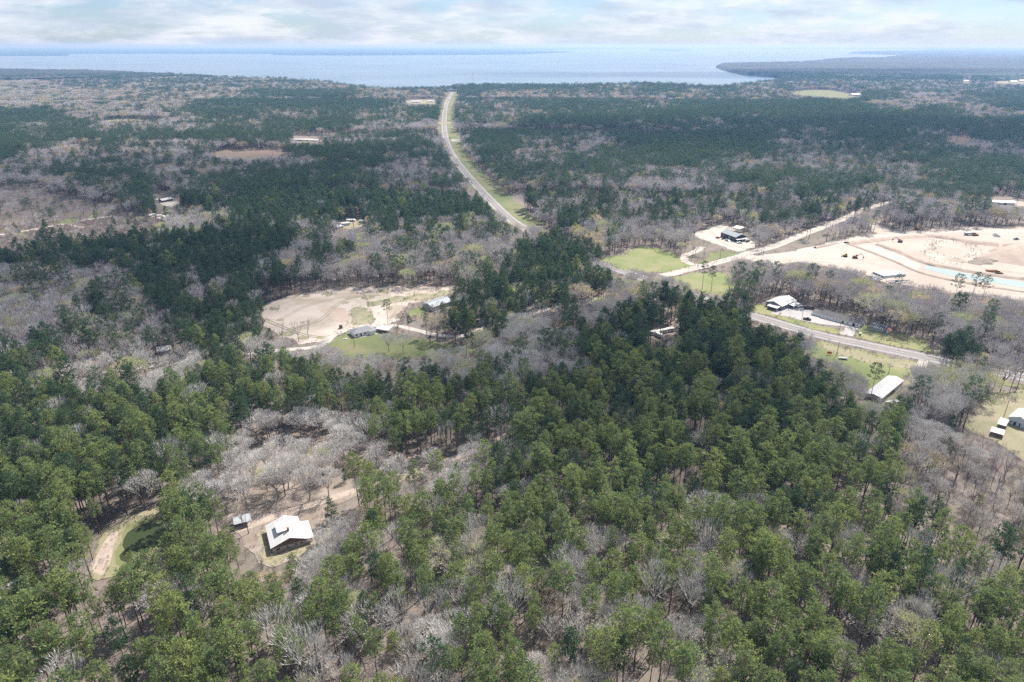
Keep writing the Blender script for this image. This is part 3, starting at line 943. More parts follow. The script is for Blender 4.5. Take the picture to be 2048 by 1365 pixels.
def gable(name, label, cat, a, rz, L, D, eave, ridge, wall, roof, axis='x', over=0.45, ops=(), group=None, seams=0, gablemat=None, trim='markw'):
    root = thing(name, label, cat, (a[0], a[1], 0), rz, group)
    w_ = MB()
    if axis == 'x':
        w_.prism([(0, 0), (D, 0), (D, eave), (D / 2, ridge), (0, eave)], 'x', 0, L)
    else:
        w_.prism([(0, 0), (L, 0), (L, eave), (L / 2, ridge), (0, eave)], 'y', 0, D)
    w_.build('wall', M[wall], root)
    pitch = (ridge - eave) / ((D if axis == 'x' else L) / 2)
    lo, up = eave - over * pitch + .12, ridge + .12
    r1, cap = MB(), MB()
    o = over
    if axis == 'x':
        r1.slab([(-o, -o, lo), (L + o, -o, lo), (L + o, D / 2, up), (-o, D / 2, up)], .1)
        r2 = MB().slab([(-o, D / 2, up), (L + o, D / 2, up), (L + o, D + o, lo), (-o, D + o, lo)], .1)
        cap.box(-o, L + o, D / 2 - .15, D / 2 + .15, up - .04, up + .05)
    else:
        r1.slab([(-o, -o, lo), (L / 2, -o, up), (L / 2, D + o, up), (-o, D + o, lo)], .1)
        r2 = MB().slab([(L / 2, -o, up), (L + o, -o, lo), (L + o, D + o, lo), (L / 2, D + o, up)], .1)
        cap.box(L / 2 - .15, L / 2 + .15, -o, D + o, up - .04, up + .05)
    ra = r1.build('roof', M[roof], root)
    rb = r2.build('roof', M[roof], root)
    cap.build('ridge_cap', M[roof], ra)
    if seams:
        n = int((L if axis == 'x' else D) / seams)
        for k in range(1, n):
            s1, s2 = MB(), MB()
            if axis == 'x':
                x = L * k / n
                s1.slab([(x - .05, -o, lo + .06), (x + .05, -o, lo + .06), (x + .05, D / 2, up + .06), (x - .05, D / 2, up + .06)], .08)
                s2.slab([(x - .05, D / 2, up + .06), (x + .05, D / 2, up + .06), (x + .05, D + o, lo + .06), (x - .05, D + o, lo + .06)], .08)
            else:
                y = D * k / n
                s1.slab([(-o, y - .05, lo + .06), (L / 2, y - .05, up + .06), (L / 2, y + .05, up + .06), (-o, y + .05, lo + .06)], .08)
                s2.slab([(L / 2, y - .05, up + .06), (L + o, y - .05, lo + .06), (L + o, y + .05, lo + .06), (L / 2, y + .05, up + .06)], .08)
            s1.build('seam', M[roof], ra)
            s2.build('seam', M[roof], rb)
    for op in ops:
        opening(root, *op, L, D)
    return root


def flat_shed(name, label, cat, a, rz, L, D, h, roof, post='wood', slope=0.25, group=None, closed=None):
    root = thing(name, label, cat, (a[0], a[1], 0), rz, group)
    MB().slab([(-.3, -.3, h), (L + .3, -.3, h), (L + .3, D + .3, h + slope), (-.3, D + .3, h + slope)], .1).build('roof', M[roof], root)
    if closed:
        MB().prism([(0, 0), (D, 0), (D, h + slope - .12), (0, h - .12)], 'x', 0, L).build('wall', M[closed], root)
    else:
        for x in (0.1, L - .1):
            for y, z in ((0.1, h - .1), (D - .1, h + slope - .1)):
                MB().box(x - .08, x + .08, y - .08, y + .08, 0, z).build('post', M[post], root)
    return root


# white-roofed house in the foreground
a, rz, L = frame_at((542.7, 1097.3), (627.1, 1075), 3.0, 2.6)
D = 15.2
root = thing('house', 'white metal roofed house with brick front beside the dirt lane', 'house', (a[0], a[1], 0), rz)
xr, zr, xl = 7.2, 5.5, 12.6
MB().prism([(0.3, 0), (xl, 0), (xl, 3.1), (xr, zr - .2), (0.3, 2.9)], 'y', 0.6, D - .3).build('wall', M['wood'], root)
MB().box(0.25, xl + .05, 0.5, 0.62, 0, 2.1).build('brick_front', M['brick'], root)
MB().box(xl, L - .4, 0.8, D - 4, 0, 2.25).build('side_room', M['brick'], root)
r1 = MB().slab([(-.3, 0, 2.9), (xr, 0, zr), (xr, D, zr), (-.3, D, 2.9)], .12).build('roof', M['white'], root)
r2 = MB().slab([(xr, 0, zr), (xl, 0, 3.25), (xl, D, 3.25), (xr, D, zr)], .12).build('roof', M['white'], root)
r3 = MB().slab([(xl, -.1, 3.22), (L + .1, -.1, 2.55), (L + .1, D - 3.6, 2.55), (xl, D - 3.6, 3.22)], .12).build('porch_roof', M['white'], root)
for k in range(1, 16):
    y = D * k / 16
    MB().slab([(-.3, y - .04, 2.95), (xr, y - .04, zr + .05), (xr, y + .04, zr + .05), (-.3, y + .04, 2.95)], .06).build('seam', M['oldwhite'], r1)
    MB().slab([(xr, y - .04, zr + .05), (xl, y - .04, 3.3), (xl, y + .04, 3.3), (xr, y + .04, zr + .05)], .06).build('seam', M['oldwhite'], r2)
dm = MB().box(3.4, 6.8, 5.2, 11.2, 3.9, 5.5).build('dormer', M['greyw'], root)
MB().slab([(3.1, 4.9, 5.62), (7.1, 4.9, 5.8), (7.1, 11.5, 5.8), (3.1, 11.5, 5.62)], .12).build('dormer_roof', M['white'], dm)
ch = MB().box(6.9, 7.7, 4.2, 5.0, 4.5, 6.9).build('chimney', M['redbrick'], root)
MB().box(6.8, 7.8, 4.1, 5.1, 6.9, 7.05).build('chimney_cap', M['redbrick'], ch)
for x0, x1 in ((1.6, 3.2), (5.4, 6.2), (8.6, 9.6), (10.6, 11.8)):
    f = MB().box(x0, x1, 0.44, 0.55, 1.0, 2.0).build('window', M['markw'], root)
    MB().box(x0 + .08, x1 - .08, 0.41, 0.5, 1.08, 1.92).build('pane', M['glass'], f)
f = MB().box(7.4, 8.2, 0.44, 0.55, 0.1, 2.05).build('door', M['greyw'], root)
MB().box(7.5, 7.6, 0.38, 0.5, 1.0, 1.15).build('handle', M['steel'], f)
MB().box(-2.6, -0.2, 1.5, 11, 0, 0.12).build('patio', M['concrete'], root)
for x, y, h in ((1.4, -0.9, .7), (4.2, -0.7, .8), (6.7, -0.8, .6), (9.5, -.7, .8), (12.0, -.6, .7)):
    q = np.array((math.cos(rz) * x - math.sin(rz) * y, math.sin(rz) * x + math.cos(rz) * y)) + a
    o = tag(link('garden_shrub', PROTO['brush'][int(x) % 3]['whole']), 'small twiggy shrub along the front of the white roofed house', 'shrub', 'shrubs along the house front')
    o.location = (q[0], q[1], 0)
    o.scale = (h * .35, h * .35, h * .3)
for x, y, h, lab in ((489, 1047, 2.6, 'pale green metal roofed open shed by the dark leafless tree'), (433, 972, 2.4, 'small grey roofed shed in the pines west of the grove')):
    a, rz, L = frame_at((x - 20, y + 2), (x + 12, y - 6), 2.6)
    flat_shed('open_shed', lab, 'shed', a, rz, L, 4.5 if h > 2.5 else 3, h, 'greyroof', closed=None if h > 2.5 else 'greyw')
CLEAR.append(np.array([gp(415, 975), gp(450, 968), gp(450, 955), gp(415, 960)]))

# grey hip-roofed house on the lawn
a, rz, L = frame_at((709, 676), (750, 667))
D = 8.6
root = thing('house', 'white walled house with grey hip roof on the lawn', 'house', (a[0], a[1], 0), rz)
MB().box(0, L, 0, D, 0, 2.8).build('wall', M['wallw'], root)
o, zt = 0.6, 5.0
c = [(-o, -o, 2.75), (L + o, -o, 2.75), (L + o, D + o, 2.75), (-o, D + o, 2.75), (D * .42, D / 2, zt), (L - D * .42, D / 2, zt)]
rf = MB().add(c, [(0, 1, 5, 4), (1, 2, 5), (2, 3, 4, 5), (3, 0, 4), (3, 2, 1, 0)]).build('roof', M['shingleg'], root)
MB().cyl(c[1], c[5], .08, .08, 5).build('hip_cap', M['markw'], rf)
MB().box(L * .72, L + .1, -1.4, 0.1, 0, 2.6).build('entry_wing', M['wallw'], root)
MB().slab([(L * .68, -1.9, 2.7), (L + .6, -1.9, 2.7), (L + .6, 1.2, 3.3), (L * .68, 1.2, 3.3)], .1).build('wing_roof', M['shingleg'], root)
for x0, x1 in ((1.0, 2.4), (6.8, 8.2)):
    opening(root, 'window', x0, x1, 1.0, 2.2, 'f', L, D)
opening(root, 'dark_door', 4.2, 5.4, 0.1, 2.2, 'f', L, D)
opening(root, 'window', 3.0, 4.4, 1.0, 2.2, 'r', L, D)
MB().box(3.0, L + 1.5, -2.2, -0.02, 0.02, 0.14).build('walkway', M['concrete'], root)
a, rz, L = frame_at((752, 664), (776, 668))
flat_shed('carport', 'flat white carport beside the grey hip roofed house', 'carport', a, rz, L, 5.5, 2.6, 'white', 'markw')
CLEAR.append(np.array([gp(698, 680), gp(752, 668), gp(782, 668), gp(782, 648), gp(700, 650)]))

# grey metal workshop half hidden by pines
a, rz, L = frame_at((866, 616), (902, 605), 3)
gable('workshop', 'pale grey metal workshop half hidden by pines at the sandy clearing', 'building', a, rz + .06, 19, 12, 3.4, 5.0, 'greyw', 'greyroof', 'x', ops=[('door', 3, 6, 0, 3, 'l'), ('window', 4, 5.5, 1, 2.2, 'f')], seams=2)
CLEAR.append(np.array([gp(850, 604), gp(868, 598), gp(898, 591), gp(886, 600), gp(872, 609), gp(862, 611)]))
a, rz, L = frame_at((317, 712), (343, 708), 0)
gable('barn', 'small pale grey roofed barn among bare trees by the gravel lane', 'barn', a, rz, L, 7, 2.8, 4.4, 'greyw', 'oldwhite', 'x', ops=[('door', 2, 4, 0, 2.4, 'f')])
CLEAR.append(np.array([gp(314, 708), gp(346, 706), gp(344, 690), gp(316, 692)]))

# black metal building on the gravel lot
a, rz, L = frame_at((1441, 473.5), (1470.4, 484.2))
root = gable('metal_building', 'black walled metal building with grey roof on the gravel lot', 'building', a, rz, L, 13, 4.6, 7.0, 'black', 'greyroof', 'x', 0.3,
             ops=[('window', 3, 6, 1, 3, 'f'), ('door', 12, 15, 0, 3.2, 'f'), ('window', 18, 20, 1, 2.6, 'f'), ('dark_door', 5, 8, 0, 3, 'r')], seams=2.5)
MB().slab([(L, -.5, 3.2), (L + 3.2, -.5, 2.8), (L + 3.2, 13.3, 2.8), (L, 13.3, 3.2)], .2).build('awning', M['white'], root)
for y in (0, 6.5, 13):
    MB().box(L + 2.9, L + 3.1, y - .1, y + .1, 0, 2.7).build('awning_post', M['markw'], root)
a, rz, L = frame_at((1462, 463), (1478, 467))
flat_shed('lean_to', 'open pale roofed lean-to behind the black metal building', 'shed', a, rz, L, 9, 4.4, 'oldwhite', 'steel', 0.8)
CLEAR.append(np.array([gp(1436, 478), gp(1470, 488), gp(1496, 484), gp(1494, 472), gp(1480, 460), gp(1450, 452), gp(1436, 458)]))

# store with porch, motel, sheds
a, rz, L = frame_at((1531, 612), (1555, 616.5))
root = gable('store', 'white metal roofed store with dark gable and porch', 'store', a, rz - .3, 13, 20, 3.4, 5.4, 'shingleg', 'white', 'y', 0.4,
             ops=[('window', 2, 4, 1, 2.4, 'f'), ('dark_door', 6, 7.4, 0, 2.4, 'f'), ('window', 4, 6, 1, 2.4, 'r'), ('door', 10, 13, 0, 2.8, 'r')], seams=2.5)
MB().slab([(4, -5.5, 2.7), (12.5, -5.5, 2.7), (12.5, -.1, 3.2), (4, -.1, 3.2)], .15).build('porch_roof', M['white'], root)
for x in (4.3, 12.2):
    MB().box(x - .1, x + .1, -5.3, -5.1, 0, 2.6).build('porch_post', M['markw'], root)
MB().slab([(13.1, 9, 2.9), (17.5, 9, 2.4), (17.5, 19, 2.4), (13.1, 19, 2.9)], .15).build('side_awning', M['white'], root)
for y in (9.3, 18.7):
    MB().box(17.2, 17.4, y - .1, y + .1, 0, 2.3).build('awning_post', M['markw'], root)
a, rz, L = frame_at((1641, 635.6), (1719, 656))
ops = [('window', 1.8 + 2.25 * k, 2.5 + 2.25 * k, 1.1, 2.0, 'f') for k in range(6)]
ops += [('dark_door', 15.0, 16.2, 0, 2.2, 'f'), ('window', 18.4, 19.6, 0.9, 2.0, 'f'), ('dark_door', 22.2, 24.0, 0, 2.2, 'f'), ('window', 25, 26, 0.9, 2.0, 'f'), ('window', 3.5, 4.6, 0.9, 2.0, 'r')]
root = gable('motel', 'long white walled motel with dark shingle roof', 'motel', a, rz, L, 9, 2.8, 5.0, 'wallw', 'shingle', 'x', 0.3, ops=ops)
MB().box(-6.5, -.02, 1, 8, 0, 2.4).build('annex_wall', M['wallw'], root)
MB().add([(-7, .5, 2.4), (-.3, .5, 2.4), (-.3, 8.5, 2.4), (-7, 8.5, 2.4), (-4, 4.5, 3.9), (-.3, 4.5, 3.9)], [(0, 1, 5, 4), (1, 2, 5), (2, 3, 4, 5), (3, 0, 4), (3, 2, 1, 0)]).build('annex_roof', M['shingle'], root)
a, rz, L = frame_at((1740.8, 660.5), (1766.5, 667))
root = flat_shed('storage_shed', 'grey storage shed with dark roof stripes on the lawn', 'shed', a, rz, L, 5.4, 2.5, 'greyroof', slope=1.2, closed='greyw')
for k in range(6):
    x = 0.7 + k * (L - 1.4) / 5
    MB().slab([(x - .3, .3, 2.66), (x + .3, .3, 2.66), (x + .3, 4.6, 3.62), (x - .3, 4.6, 3.62)], .05).build('skylight', M['glass'], root)
q = gp(1776, 666)
root = thing('tank_shed', 'small round topped hut with faded red roof beside the grey shed', 'hut', (q[0], q[1], 0), rz)
arc = [(1.7 * math.cos(math.pi * k / 10), 1.2 + 1.5 * math.sin(math.pi * k / 10)) for k in range(11)]
MB().prism([(1.7, 0)] + arc + [(-1.7, 0)], 'y', -1.5, 1.6).build('body', M['greyw'], root)
arc2 = [(x * 1.06, 1.2 + (z - 1.2) * 1.06) for x, z in arc]
MB().prism(arc2 + arc[::-1], 'y', -1.7, 1.8).build('roof', M['redroof'], root)
MB().box(-.5, .5, -1.56, -1.48, 0, 1.8).build('door', M['wallw'], root)

CLEAR.append(np.array([gp(1622, 632), gp(1640, 638), gp(1722, 660), gp(1736, 650), gp(1730, 640), gp(1650, 618), gp(1626, 618)]))
CLEAR.append(np.array([gp(1526, 614), gp(1552, 624), gp(1588, 606), gp(1588, 592), gp(1570, 586), gp(1528, 602)]))
# long white building, sheds and barn on the right
a, rz, L = frame_at((1734.7, 787), (1762.7, 799.5), 2.2)
a2 = gp(1779, 750.5, 2.5)
D = float(np.linalg.norm(a2 - gp(1734.7, 785, 2.5)))
dv = gp(1779, 750.5, 2.5) - gp(1734.7, 785, 2.5)
rz2 = math.atan2(dv[1], dv[0])
q = gp(1762.7, 797.4, 2.8)
gable('long_shed', 'long low white roofed building beside the meadow', 'building', q, rz2, D, 8.2, 2.9, 4.0, 'brick', 'white', 'x', 0.4,
      ops=[('door', 6, 8.6, 0, 2.3, 'f'), ('window', 12, 13.4, 1, 2, 'f'), ('dark_door', 17, 19.5, 0, 2.4, 'f'), ('window', 23, 24.4, 1, 2, 'f')], seams=2.5)
CLEAR.append(np.array([gp(1742, 788), gp(1764, 799), gp(1806, 758), gp(1806, 746), gp(1778, 740)]))
a, rz, L = frame_at((1784, 820), (1800, 816))
gable('shed', 'small white roofed shed under trees behind the long low building', 'shed', a, rz, L, 5, 2.4, 3.4, 'wallw', 'oldwhite', 'x', ops=[('door', 1, 2, 0, 2, 'f')])
CLEAR.append(np.array([gp(1790, 812), gp(1804, 808), gp(1802, 800), gp(1790, 802)]))
a, rz, L = frame_at((2014, 846.5), (2056, 861))
root = gable('barn', 'white metal barn with pale blue gable in the dry yard', 'barn', a, rz, L, 14, 3.8, 5.8, 'bluew', 'white', 'y', 0.35,
             ops=[('dark_door', 2.6, 3.8, 0, 2.2, 'f'), ('window', 1.0, 2.0, 1.2, 2.0, 'f'), ('dark_door', 5.0, 5.6, 0, 2.2, 'f')], seams=2)
a, rz, L = frame_at((1993, 856), (2008, 860.5))
flat_shed('open_shed', 'flat pinkish white roofed open shed beside the white barn', 'shed', a, rz, L, 7.2, 2.5, 'oldwhite', 'wood', 0.4)
a, rz, L = frame_at((1979, 871), (2003, 878))
root = flat_shed('twin_shed', 'low shed with two white roof sheets in the dry yard', 'shed', a, rz, L, 4.6, 2.4, 'oldwhite', 'wood', 0.5, closed='wood')
MB().slab([(L * .5 - .08, -.35, 2.44), (L * .5 + .08, -.35, 2.44), (L * .5 + .08, 4.9, 2.98), (L * .5 - .08, 4.9, 2.98)], .1).build('roof_gap', M['wood'], root)
CLEAR.append(np.array([gp(1972, 880), gp(2010, 882), gp(2060, 862), gp(2060, 815), gp(2005, 820), gp(1975, 850)]))

# farther buildings
FAR = [((588, 282), (636, 284), 9, 2.8, 4.2, 'wallw', 'oldwhite', 'long white barn in the far sandy yard', 'barn'),
       ((325, 406), (347, 402), 8, 2.8, 4.4, 'wood', 'oldwhite', 'brown homestead with pale roof edge by the cutover', 'house'),
       ((310, 404), (317, 403), 4, 2.3, 3.0, 'wallw', 'white', 'small white outbuilding beside the brown homestead', 'shed'),
       ((822, 206), (842, 206), 14, 4, 6.5, 'wallw', 'white', 'white building left of the highway near the crest', 'building'),
       ((855, 205), (868, 205), 12, 4, 6, 'wallw', 'oldwhite', 'pale building beside the highway near the crest', 'building'),
       ((1705, 192.5), (1722, 192), 22, 5, 9, 'wallw', 'white', 'white barn at the corner of the far pasture', 'barn'),
       ((1926, 164.5), (1940, 164.5), 24, 5, 9, 'wallw', 'white', 'lone white farmhouse on the distant right', 'house'),
       ((2022, 165.5), (2036, 165.5), 24, 5, 9, 'wallw', 'white', 'long white shed by the distant dry pasture', 'shed'),
       ((2040, 164.5), (2052, 164.5), 24, 6, 11, 'wallw', 'oldwhite', 'taller white barn by the distant dry pasture', 'barn'),
       ((1985, 409), (2030, 411), 9, 3, 4.5, 'wallw', 'white', 'white roofed building on the lot behind the graded site', 'building'),
       ((56, 314), (66, 314), 8, 3, 4.5, 'wallw', 'oldwhite', 'small pale roofed building beyond the cutover', 'building')]
for A, B, D, e_, r_, wm, rm, lab, cat in FAR:
    a, rz, L = frame_at(A, B)
    gable('farm_building', lab, cat, a, rz, L, D, e_, r_, wm, rm, 'x', ops=[('window', L * .2, L * .3, 1, 2.2, 'f'), ('dark_door', L * .5, L * .6, 0, 2.3, 'f')])
    CLEAR.append(np.array([gp(A[0] - 2, A[1] + 1), gp(B[0] + 2, B[1] + 1), gp(B[0] + 2, B[1] - (B[1] - 91) * .06), gp(A[0] - 2, A[1] - (A[1] - 91) * .06)]))


# ------------------------------------------------------------------ vehicles and machines
def wheel(parent, x, y, r, w_=.24):
    t = MB().cyl((x, y - w_ / 2, r), (x, y + w_ / 2, r), r, r, 12).build('wheel', M['rubber'], parent)
    MB().cyl((x, y - w_ / 2 - .01, r), (x, y + w_ / 2 + .01, r), r * .55, r * .55, 8).build('rim', M['steel'], t)


def car(px, rz, paint, label, pickup=False, group=None, z=0.15):
    q = gp(*px)
    root = thing('pickup_truck' if pickup else 'car', label, 'truck' if pickup else 'car', (q[0], q[1], z), rz, group)
    if pickup:
        MB().prism([(-2.7, .45), (2.7, .45), (2.7, 1.0), (2.5, 1.1), (1.3, 1.15), (-2.7, 1.15)], 'y', -.95, .95).build('body', M[paint], root)
        MB().prism([(-.6, 1.15), (1.3, 1.15), (.8, 1.8), (-.5, 1.8)], 'y', -.85, .85).build('cabin', M['glass'], root)
        MB().box(-.5, .8, -.84, .84, 1.8, 1.86).build('roof', M[paint], root)
        MB().box(-2.6, -.75, -.8, .8, 1.13, 1.17).build('bed', M['rubber'], root)
        xs = (-1.7, 1.7)
    else:
        MB().prism([(-2.25, .35), (2.25, .35), (2.25, .75), (2.1, .88), (1.1, .98), (-2.0, 1.0), (-2.25, .9)], 'y', -.88, .88).build('body', M[paint], root)
        MB().prism([(-1.7, .99), (1.05, .97), (.4, 1.44), (-1.1, 1.46)], 'y', -.78, .78).build('cabin', M['glass'], root)
        MB().box(-1.05, .35, -.74, .74, 1.44, 1.5).build('roof', M[paint], root)
        xs = (-1.4, 1.4)
    for x in xs:
        for y in (-.82, .82):
            wheel(root, x, y, .34)
    for y in (-.6, .6):
        MB().box(2.24, 2.28, y - .18, y + .18, .62, .76).build('headlight', M['markw'], root) if not pickup else MB().box(2.68, 2.73, y - .18, y + .18, .8, .95).build('headlight', M['markw'], root)
    return root


car((889.5, 229), R(100), 'card', 'dark car on the far stretch of the highway')
car((900, 277), R(95), 'card', 'dark pickup truck in the right lane of the highway', True)
car((893, 294), R(-80), 'carw', 'white car in the left lane where the highway bends')
car((944.5, 366), R(-60), 'carw', 'white pickup truck rounding the bend of the highway', True)
LOT = [((1447, 479), 'card', 'black car parked nose-in at the black metal building'), ((1452, 481.5), 'cars', 'silver car parked between the black and the blue-white cars', ), ((1456, 483), 'carw', 'white car parked along the black metal building'),
       ((1435, 477), 'carr', 'red car parked apart at the west of the gravel lot'), ((1479, 487.5), 'carw', 'white pickup truck parked at the awning corner'), ((1495, 484.5), 'card', 'black pickup truck parked right of the awning')]
for i, (p, c, lab) in enumerate(LOT):
    car(p, R(30 + 37 * i), c, lab, i > 3, z=0.15)
car((1614, 640.5), R(-32), 'card', 'dark pickup truck parked on the concrete lot by the median', True, z=0.2)
car((1629, 630), R(-60), 'carw', 'white car parked at the motel annex', z=0.2)
car((746.5, 664), R(50), 'card', 'black car parked between the hip roofed house and carport', z=0.1)
car((697, 449), R(30), 'carw', 'white pickup truck parked among the far trailers', True, z=0.2)


def camper(px, rz, L, label, wallm='wallw', h=2.9):
    q = gp(*px)
    root = thing('camper_trailer', label, 'trailer', (q[0], q[1], 0.0), rz)
    MB().prism([(-L / 2, .6), (L / 2 - .3, .6), (L / 2, 1.4), (L / 2 - .5, h), (-L / 2 + .2, h), (-L / 2, h - .3)], 'y', -1.2, 1.2).build('body', M[wallm], root)
    MB().box(-.5, .5, -.4, .4, h, h + .25).build('roof_vent', M['markw'], root)
    for x in (-L * .3, L * .22):
        MB().box(x - .5, x + .5, -1.24, -1.18, 1.5, 2.2).build('window', M['glass'], root)
    MB().box(-.2, .5, -1.24, -1.18, .7, 2.5).build('door', M['greyw'], root)
    for x in (-.5, .4):
        for y in (-1.0, 1.0):
            wheel(root, x, y, .36)
    MB().cyl((L / 2 - .2, 0, .6), (L / 2 + 1.0, 0, .5), .06, .05, 6).build('hitch', M['steel'], root)
    return root


camper((1309, 670), R(8), 8.0, 'white camper trailer with windows at the pine edge clearing')
camper((1325, 667), R(20), 7.0, 'white camper trailer behind the others in the pine edge clearing')
camper((1318, 675), R(-60), 5.5, 'short white trailer turned across in the pine edge clearing')
camper((1340, 664), R(15), 6.0, 'white trailer half under a pine in the clearing')
camper((702, 444), R(0), 10, 'white camper trailer standing in the far trailer yard')
camper((726, 446), R(-12), 9, 'pale camper trailer right of the other in the far trailer yard')
a, rz, L = frame_at((684, 453), (700, 451))
flat_shed('trailer_roof', 'long white flat roof over a trailer in the far trailer yard', 'shed', a, rz, L, 5, 2.8, 'white', closed='bluew')
a, rz, L = frame_at((675, 459), (687, 457))
flat_shed('blue_shed', 'pale blue roofed shed in the far trailer yard', 'shed', a, rz, L, 6, 2.6, 'bluew', closed='bluew')
CLEAR.append(np.array([gp(672, 461), gp(704, 456), gp(735, 450), gp(735, 438), gp(690, 437), gp(674, 450)]))


def trailer(px, rz, label, mat='markw', L=6.0):
    q = gp(*px)
    root = thing('flatbed_trailer', label, 'trailer', (q[0], q[1], 0.2), rz)
    MB().box(-L / 2, L / 2, -1.1, 1.1, .6, .8).build('deck', M[mat], root)
    for y in (-1.1, 1.1):
        MB().box(-L / 2, L / 2, y - .04, y + .04, .8, 1.3).build('side_rail', M[mat], root)
    for x in (-.5, .5):
        for y in (-1.25, 1.25):
            wheel(root, x, y, .35)
    MB().cyl((L / 2, 0, .65), (L / 2 + 1.4, 0, .5), .06, .05, 6).build('hitch', M['steel'], root)


trailer((1599, 615), R(25), 'white flatbed trailer standing right of the store')
trailer((1618, 619), R(-5), 'dark flatbed trailer at the back of the concrete lot', 'rubber', 7.5)
trailer((1686, 719), R(-12), 'white low trailer on the meadow beside the utility pole', 'markw', 5.0)


def tracks(root, L, w_, gap):
    for s in (-1, 1):
        y0 = s * gap / 2 - w_ / 2
        MB().prism([(-L / 2, .25), (-L / 2 + .3, 0), (L / 2 - .3, 0), (L / 2, .25), (L / 2, .65), (L / 2 - .3, .9), (-L / 2 + .3, .9), (-L / 2, .65)], 'y', y0, y0 + w_).build('track', M['rubber'], root)


def excavator(px, rz, label, mat='rust'):
    q = gp(*px)
    root = thing('excavator', label, 'excavator', (q[0], q[1], 0.2), rz)
    tracks(root, 4.4, .7, 2.5)
    MB().box(-2.2, 1.4, -1.3, 1.3, 1.0, 2.3).build('engine_house', M[mat], root)
    c = MB().box(.2, 1.7, .3, 1.35, 1.6, 3.1).build('cab', M['glass'], root)
    MB().box(.15, 1.75, .25, 1.4, 3.1, 3.2).build('cab_roof', M[mat], c)
    MB().cyl((1.2, -.2, 2.0), (4.4, -.2, 4.8), .32, .26, 6).build('boom', M[mat], root)
    ar = MB().cyl((4.4, -.2, 4.8), (6.8, -.2, 2.0), .24, .18, 6).build('arm', M[mat], root)
    MB().prism([(6.5, 2.1), (7.2, 1.9), (7.3, 1.0), (6.4, .8), (6.1, 1.4)], 'y', -.75, .35).build('bucket', M['rubber'], ar)


def bulldozer(px, rz, label, mat='yellowp'):
    q = gp(*px)
    root = thing('bulldozer', label, 'bulldozer', (q[0], q[1], 0.2), rz)
    tracks(root, 4.0, .6, 2.2)
    MB().box(-1.6, 1.8, -.7, .7, .8, 2.0).build('hood', M[mat], root)
    c = MB().box(-1.4, .2, -.8, .8, 2.0, 3.1).build('cab', M['glass'], root)
    MB().box(-1.5, .3, -.9, .9, 3.1, 3.2).build('cab_roof', M[mat], c)
    MB().prism([(2.5, .1), (2.9, .2), (2.75, .8), (2.95, 1.4), (2.55, 1.4)], 'y', -1.8, 1.8).build('blade', M[mat], root)
    MB().cyl((-2.0, 0, 1.2), (-2.9, 0, .3), .15, .1, 5).build('ripper', M['rubber'], root)


def dump_truck(px, rz, label, mat='rust'):
    q = gp(*px)
    root = thing('dump_truck', label, 'truck', (q[0], q[1], 0.2), rz)
    MB().box(-4.4, 3.2, -.9, .9, .7, 1.2).build('chassis', M['rubber'], root)
    MB().prism([(-4.8, 1.6), (-4.2, 1.25), (1.2, 1.25), (1.6, 2.0), (1.6, 3.1), (-4.9, 2.8)], 'y', -1.4, 1.4).build('dump_body', M[mat], root)
    c = MB().prism([(1.8, 1.2), (4.6, 1.2), (4.6, 2.2), (3.6, 2.4), (3.3, 3.2), (1.8, 3.2)], 'y', -1.2, 1.2).build('cab', M[mat], root)
    MB().box(3.3, 3.62, -1.05, 1.05, 2.4, 3.0).build('windscreen', M['glass'], c)
    for x in (-3.4, -2.2, 3.6):
        for y in (-1.2, 1.2):
            wheel(root, x, y, .75, .5)


excavator((1710, 517), R(-20), 'rust orange excavator with lowered arm on the graded site')
bulldozer((1690, 514), R(160), 'small yellow bulldozer left of the rust orange excavator')
excavator((1800, 485), R(150), 'rust red excavator digging along the brown berm')
dump_truck((1983, 547), R(-15), 'rust red dump truck standing beside the drainage channel')
bulldozer((1997, 549), R(10), 'dark yellow bulldozer behind the dump truck at the channel')
dump_truck((1938, 471), R(-8), 'dump truck on the haul road below the far tree line', 'steel')
bulldozer((1950, 472), R(0), 'yellow bulldozer right of the grey dump truck')
bulldozer((1834, 460), R(20), 'lone yellow bulldozer at the edge of the far trees')
car((1990, 471), R(10), 'carw', 'white pickup truck on the upper graded site', True, z=0.2)
car((1994, 474), R(-30), 'cars', 'silver pickup truck beside the white one on the graded site', True, z=0.2)
car((2032, 480), R(5), 'card', 'dark pickup truck near the grey spoil heap', True, z=0.2)
# spoil heaps
for pts, hh, lab, mt in (([(1958, 516), (1985, 500), (2015, 486), (2060, 492), (2140, 505), (2140, 535), (2060, 536), (2000, 526)], 7.0, 'broad grey spoil heap on the graded site', 'berm'),
                         ([(1938, 528), (1955, 516), (1980, 514), (2002, 524), (1985, 530), (1960, 532)], 3.0, 'small brown spoil heap in front of the broad grey one', 'earth')):
    P = poly_world(pts, 2.0, 6, 50)
    c = P.mean(0)
    n = len(P)
    rings = [(1.0, 0.0), (.82, .35), (.62, .62), (.42, .85), (.2, 1.0)]
    V = []
    for s, z in rings:
        for k, p in enumerate(P):
            q = c + (p - c) * s
            V.append((q[0], q[1], 0.1 + hh * z * (0.75 + .5 * vnoise(q[0], q[1], 7, 9))))
    V.append((c[0], c[1], 0.1 + hh))
    F = [(i * n + k, i * n + (k + 1) % n, (i + 1) * n + (k + 1) % n, (i + 1) * n + k) for i in range(4) for k in range(n)]
    F += [(4 * n + k, 4 * n + (k + 1) % n, 5 * n) for k in range(n)]
    tag(MB().add(V, F).build('spoil_heap', M[mt]), lab, 'heap')
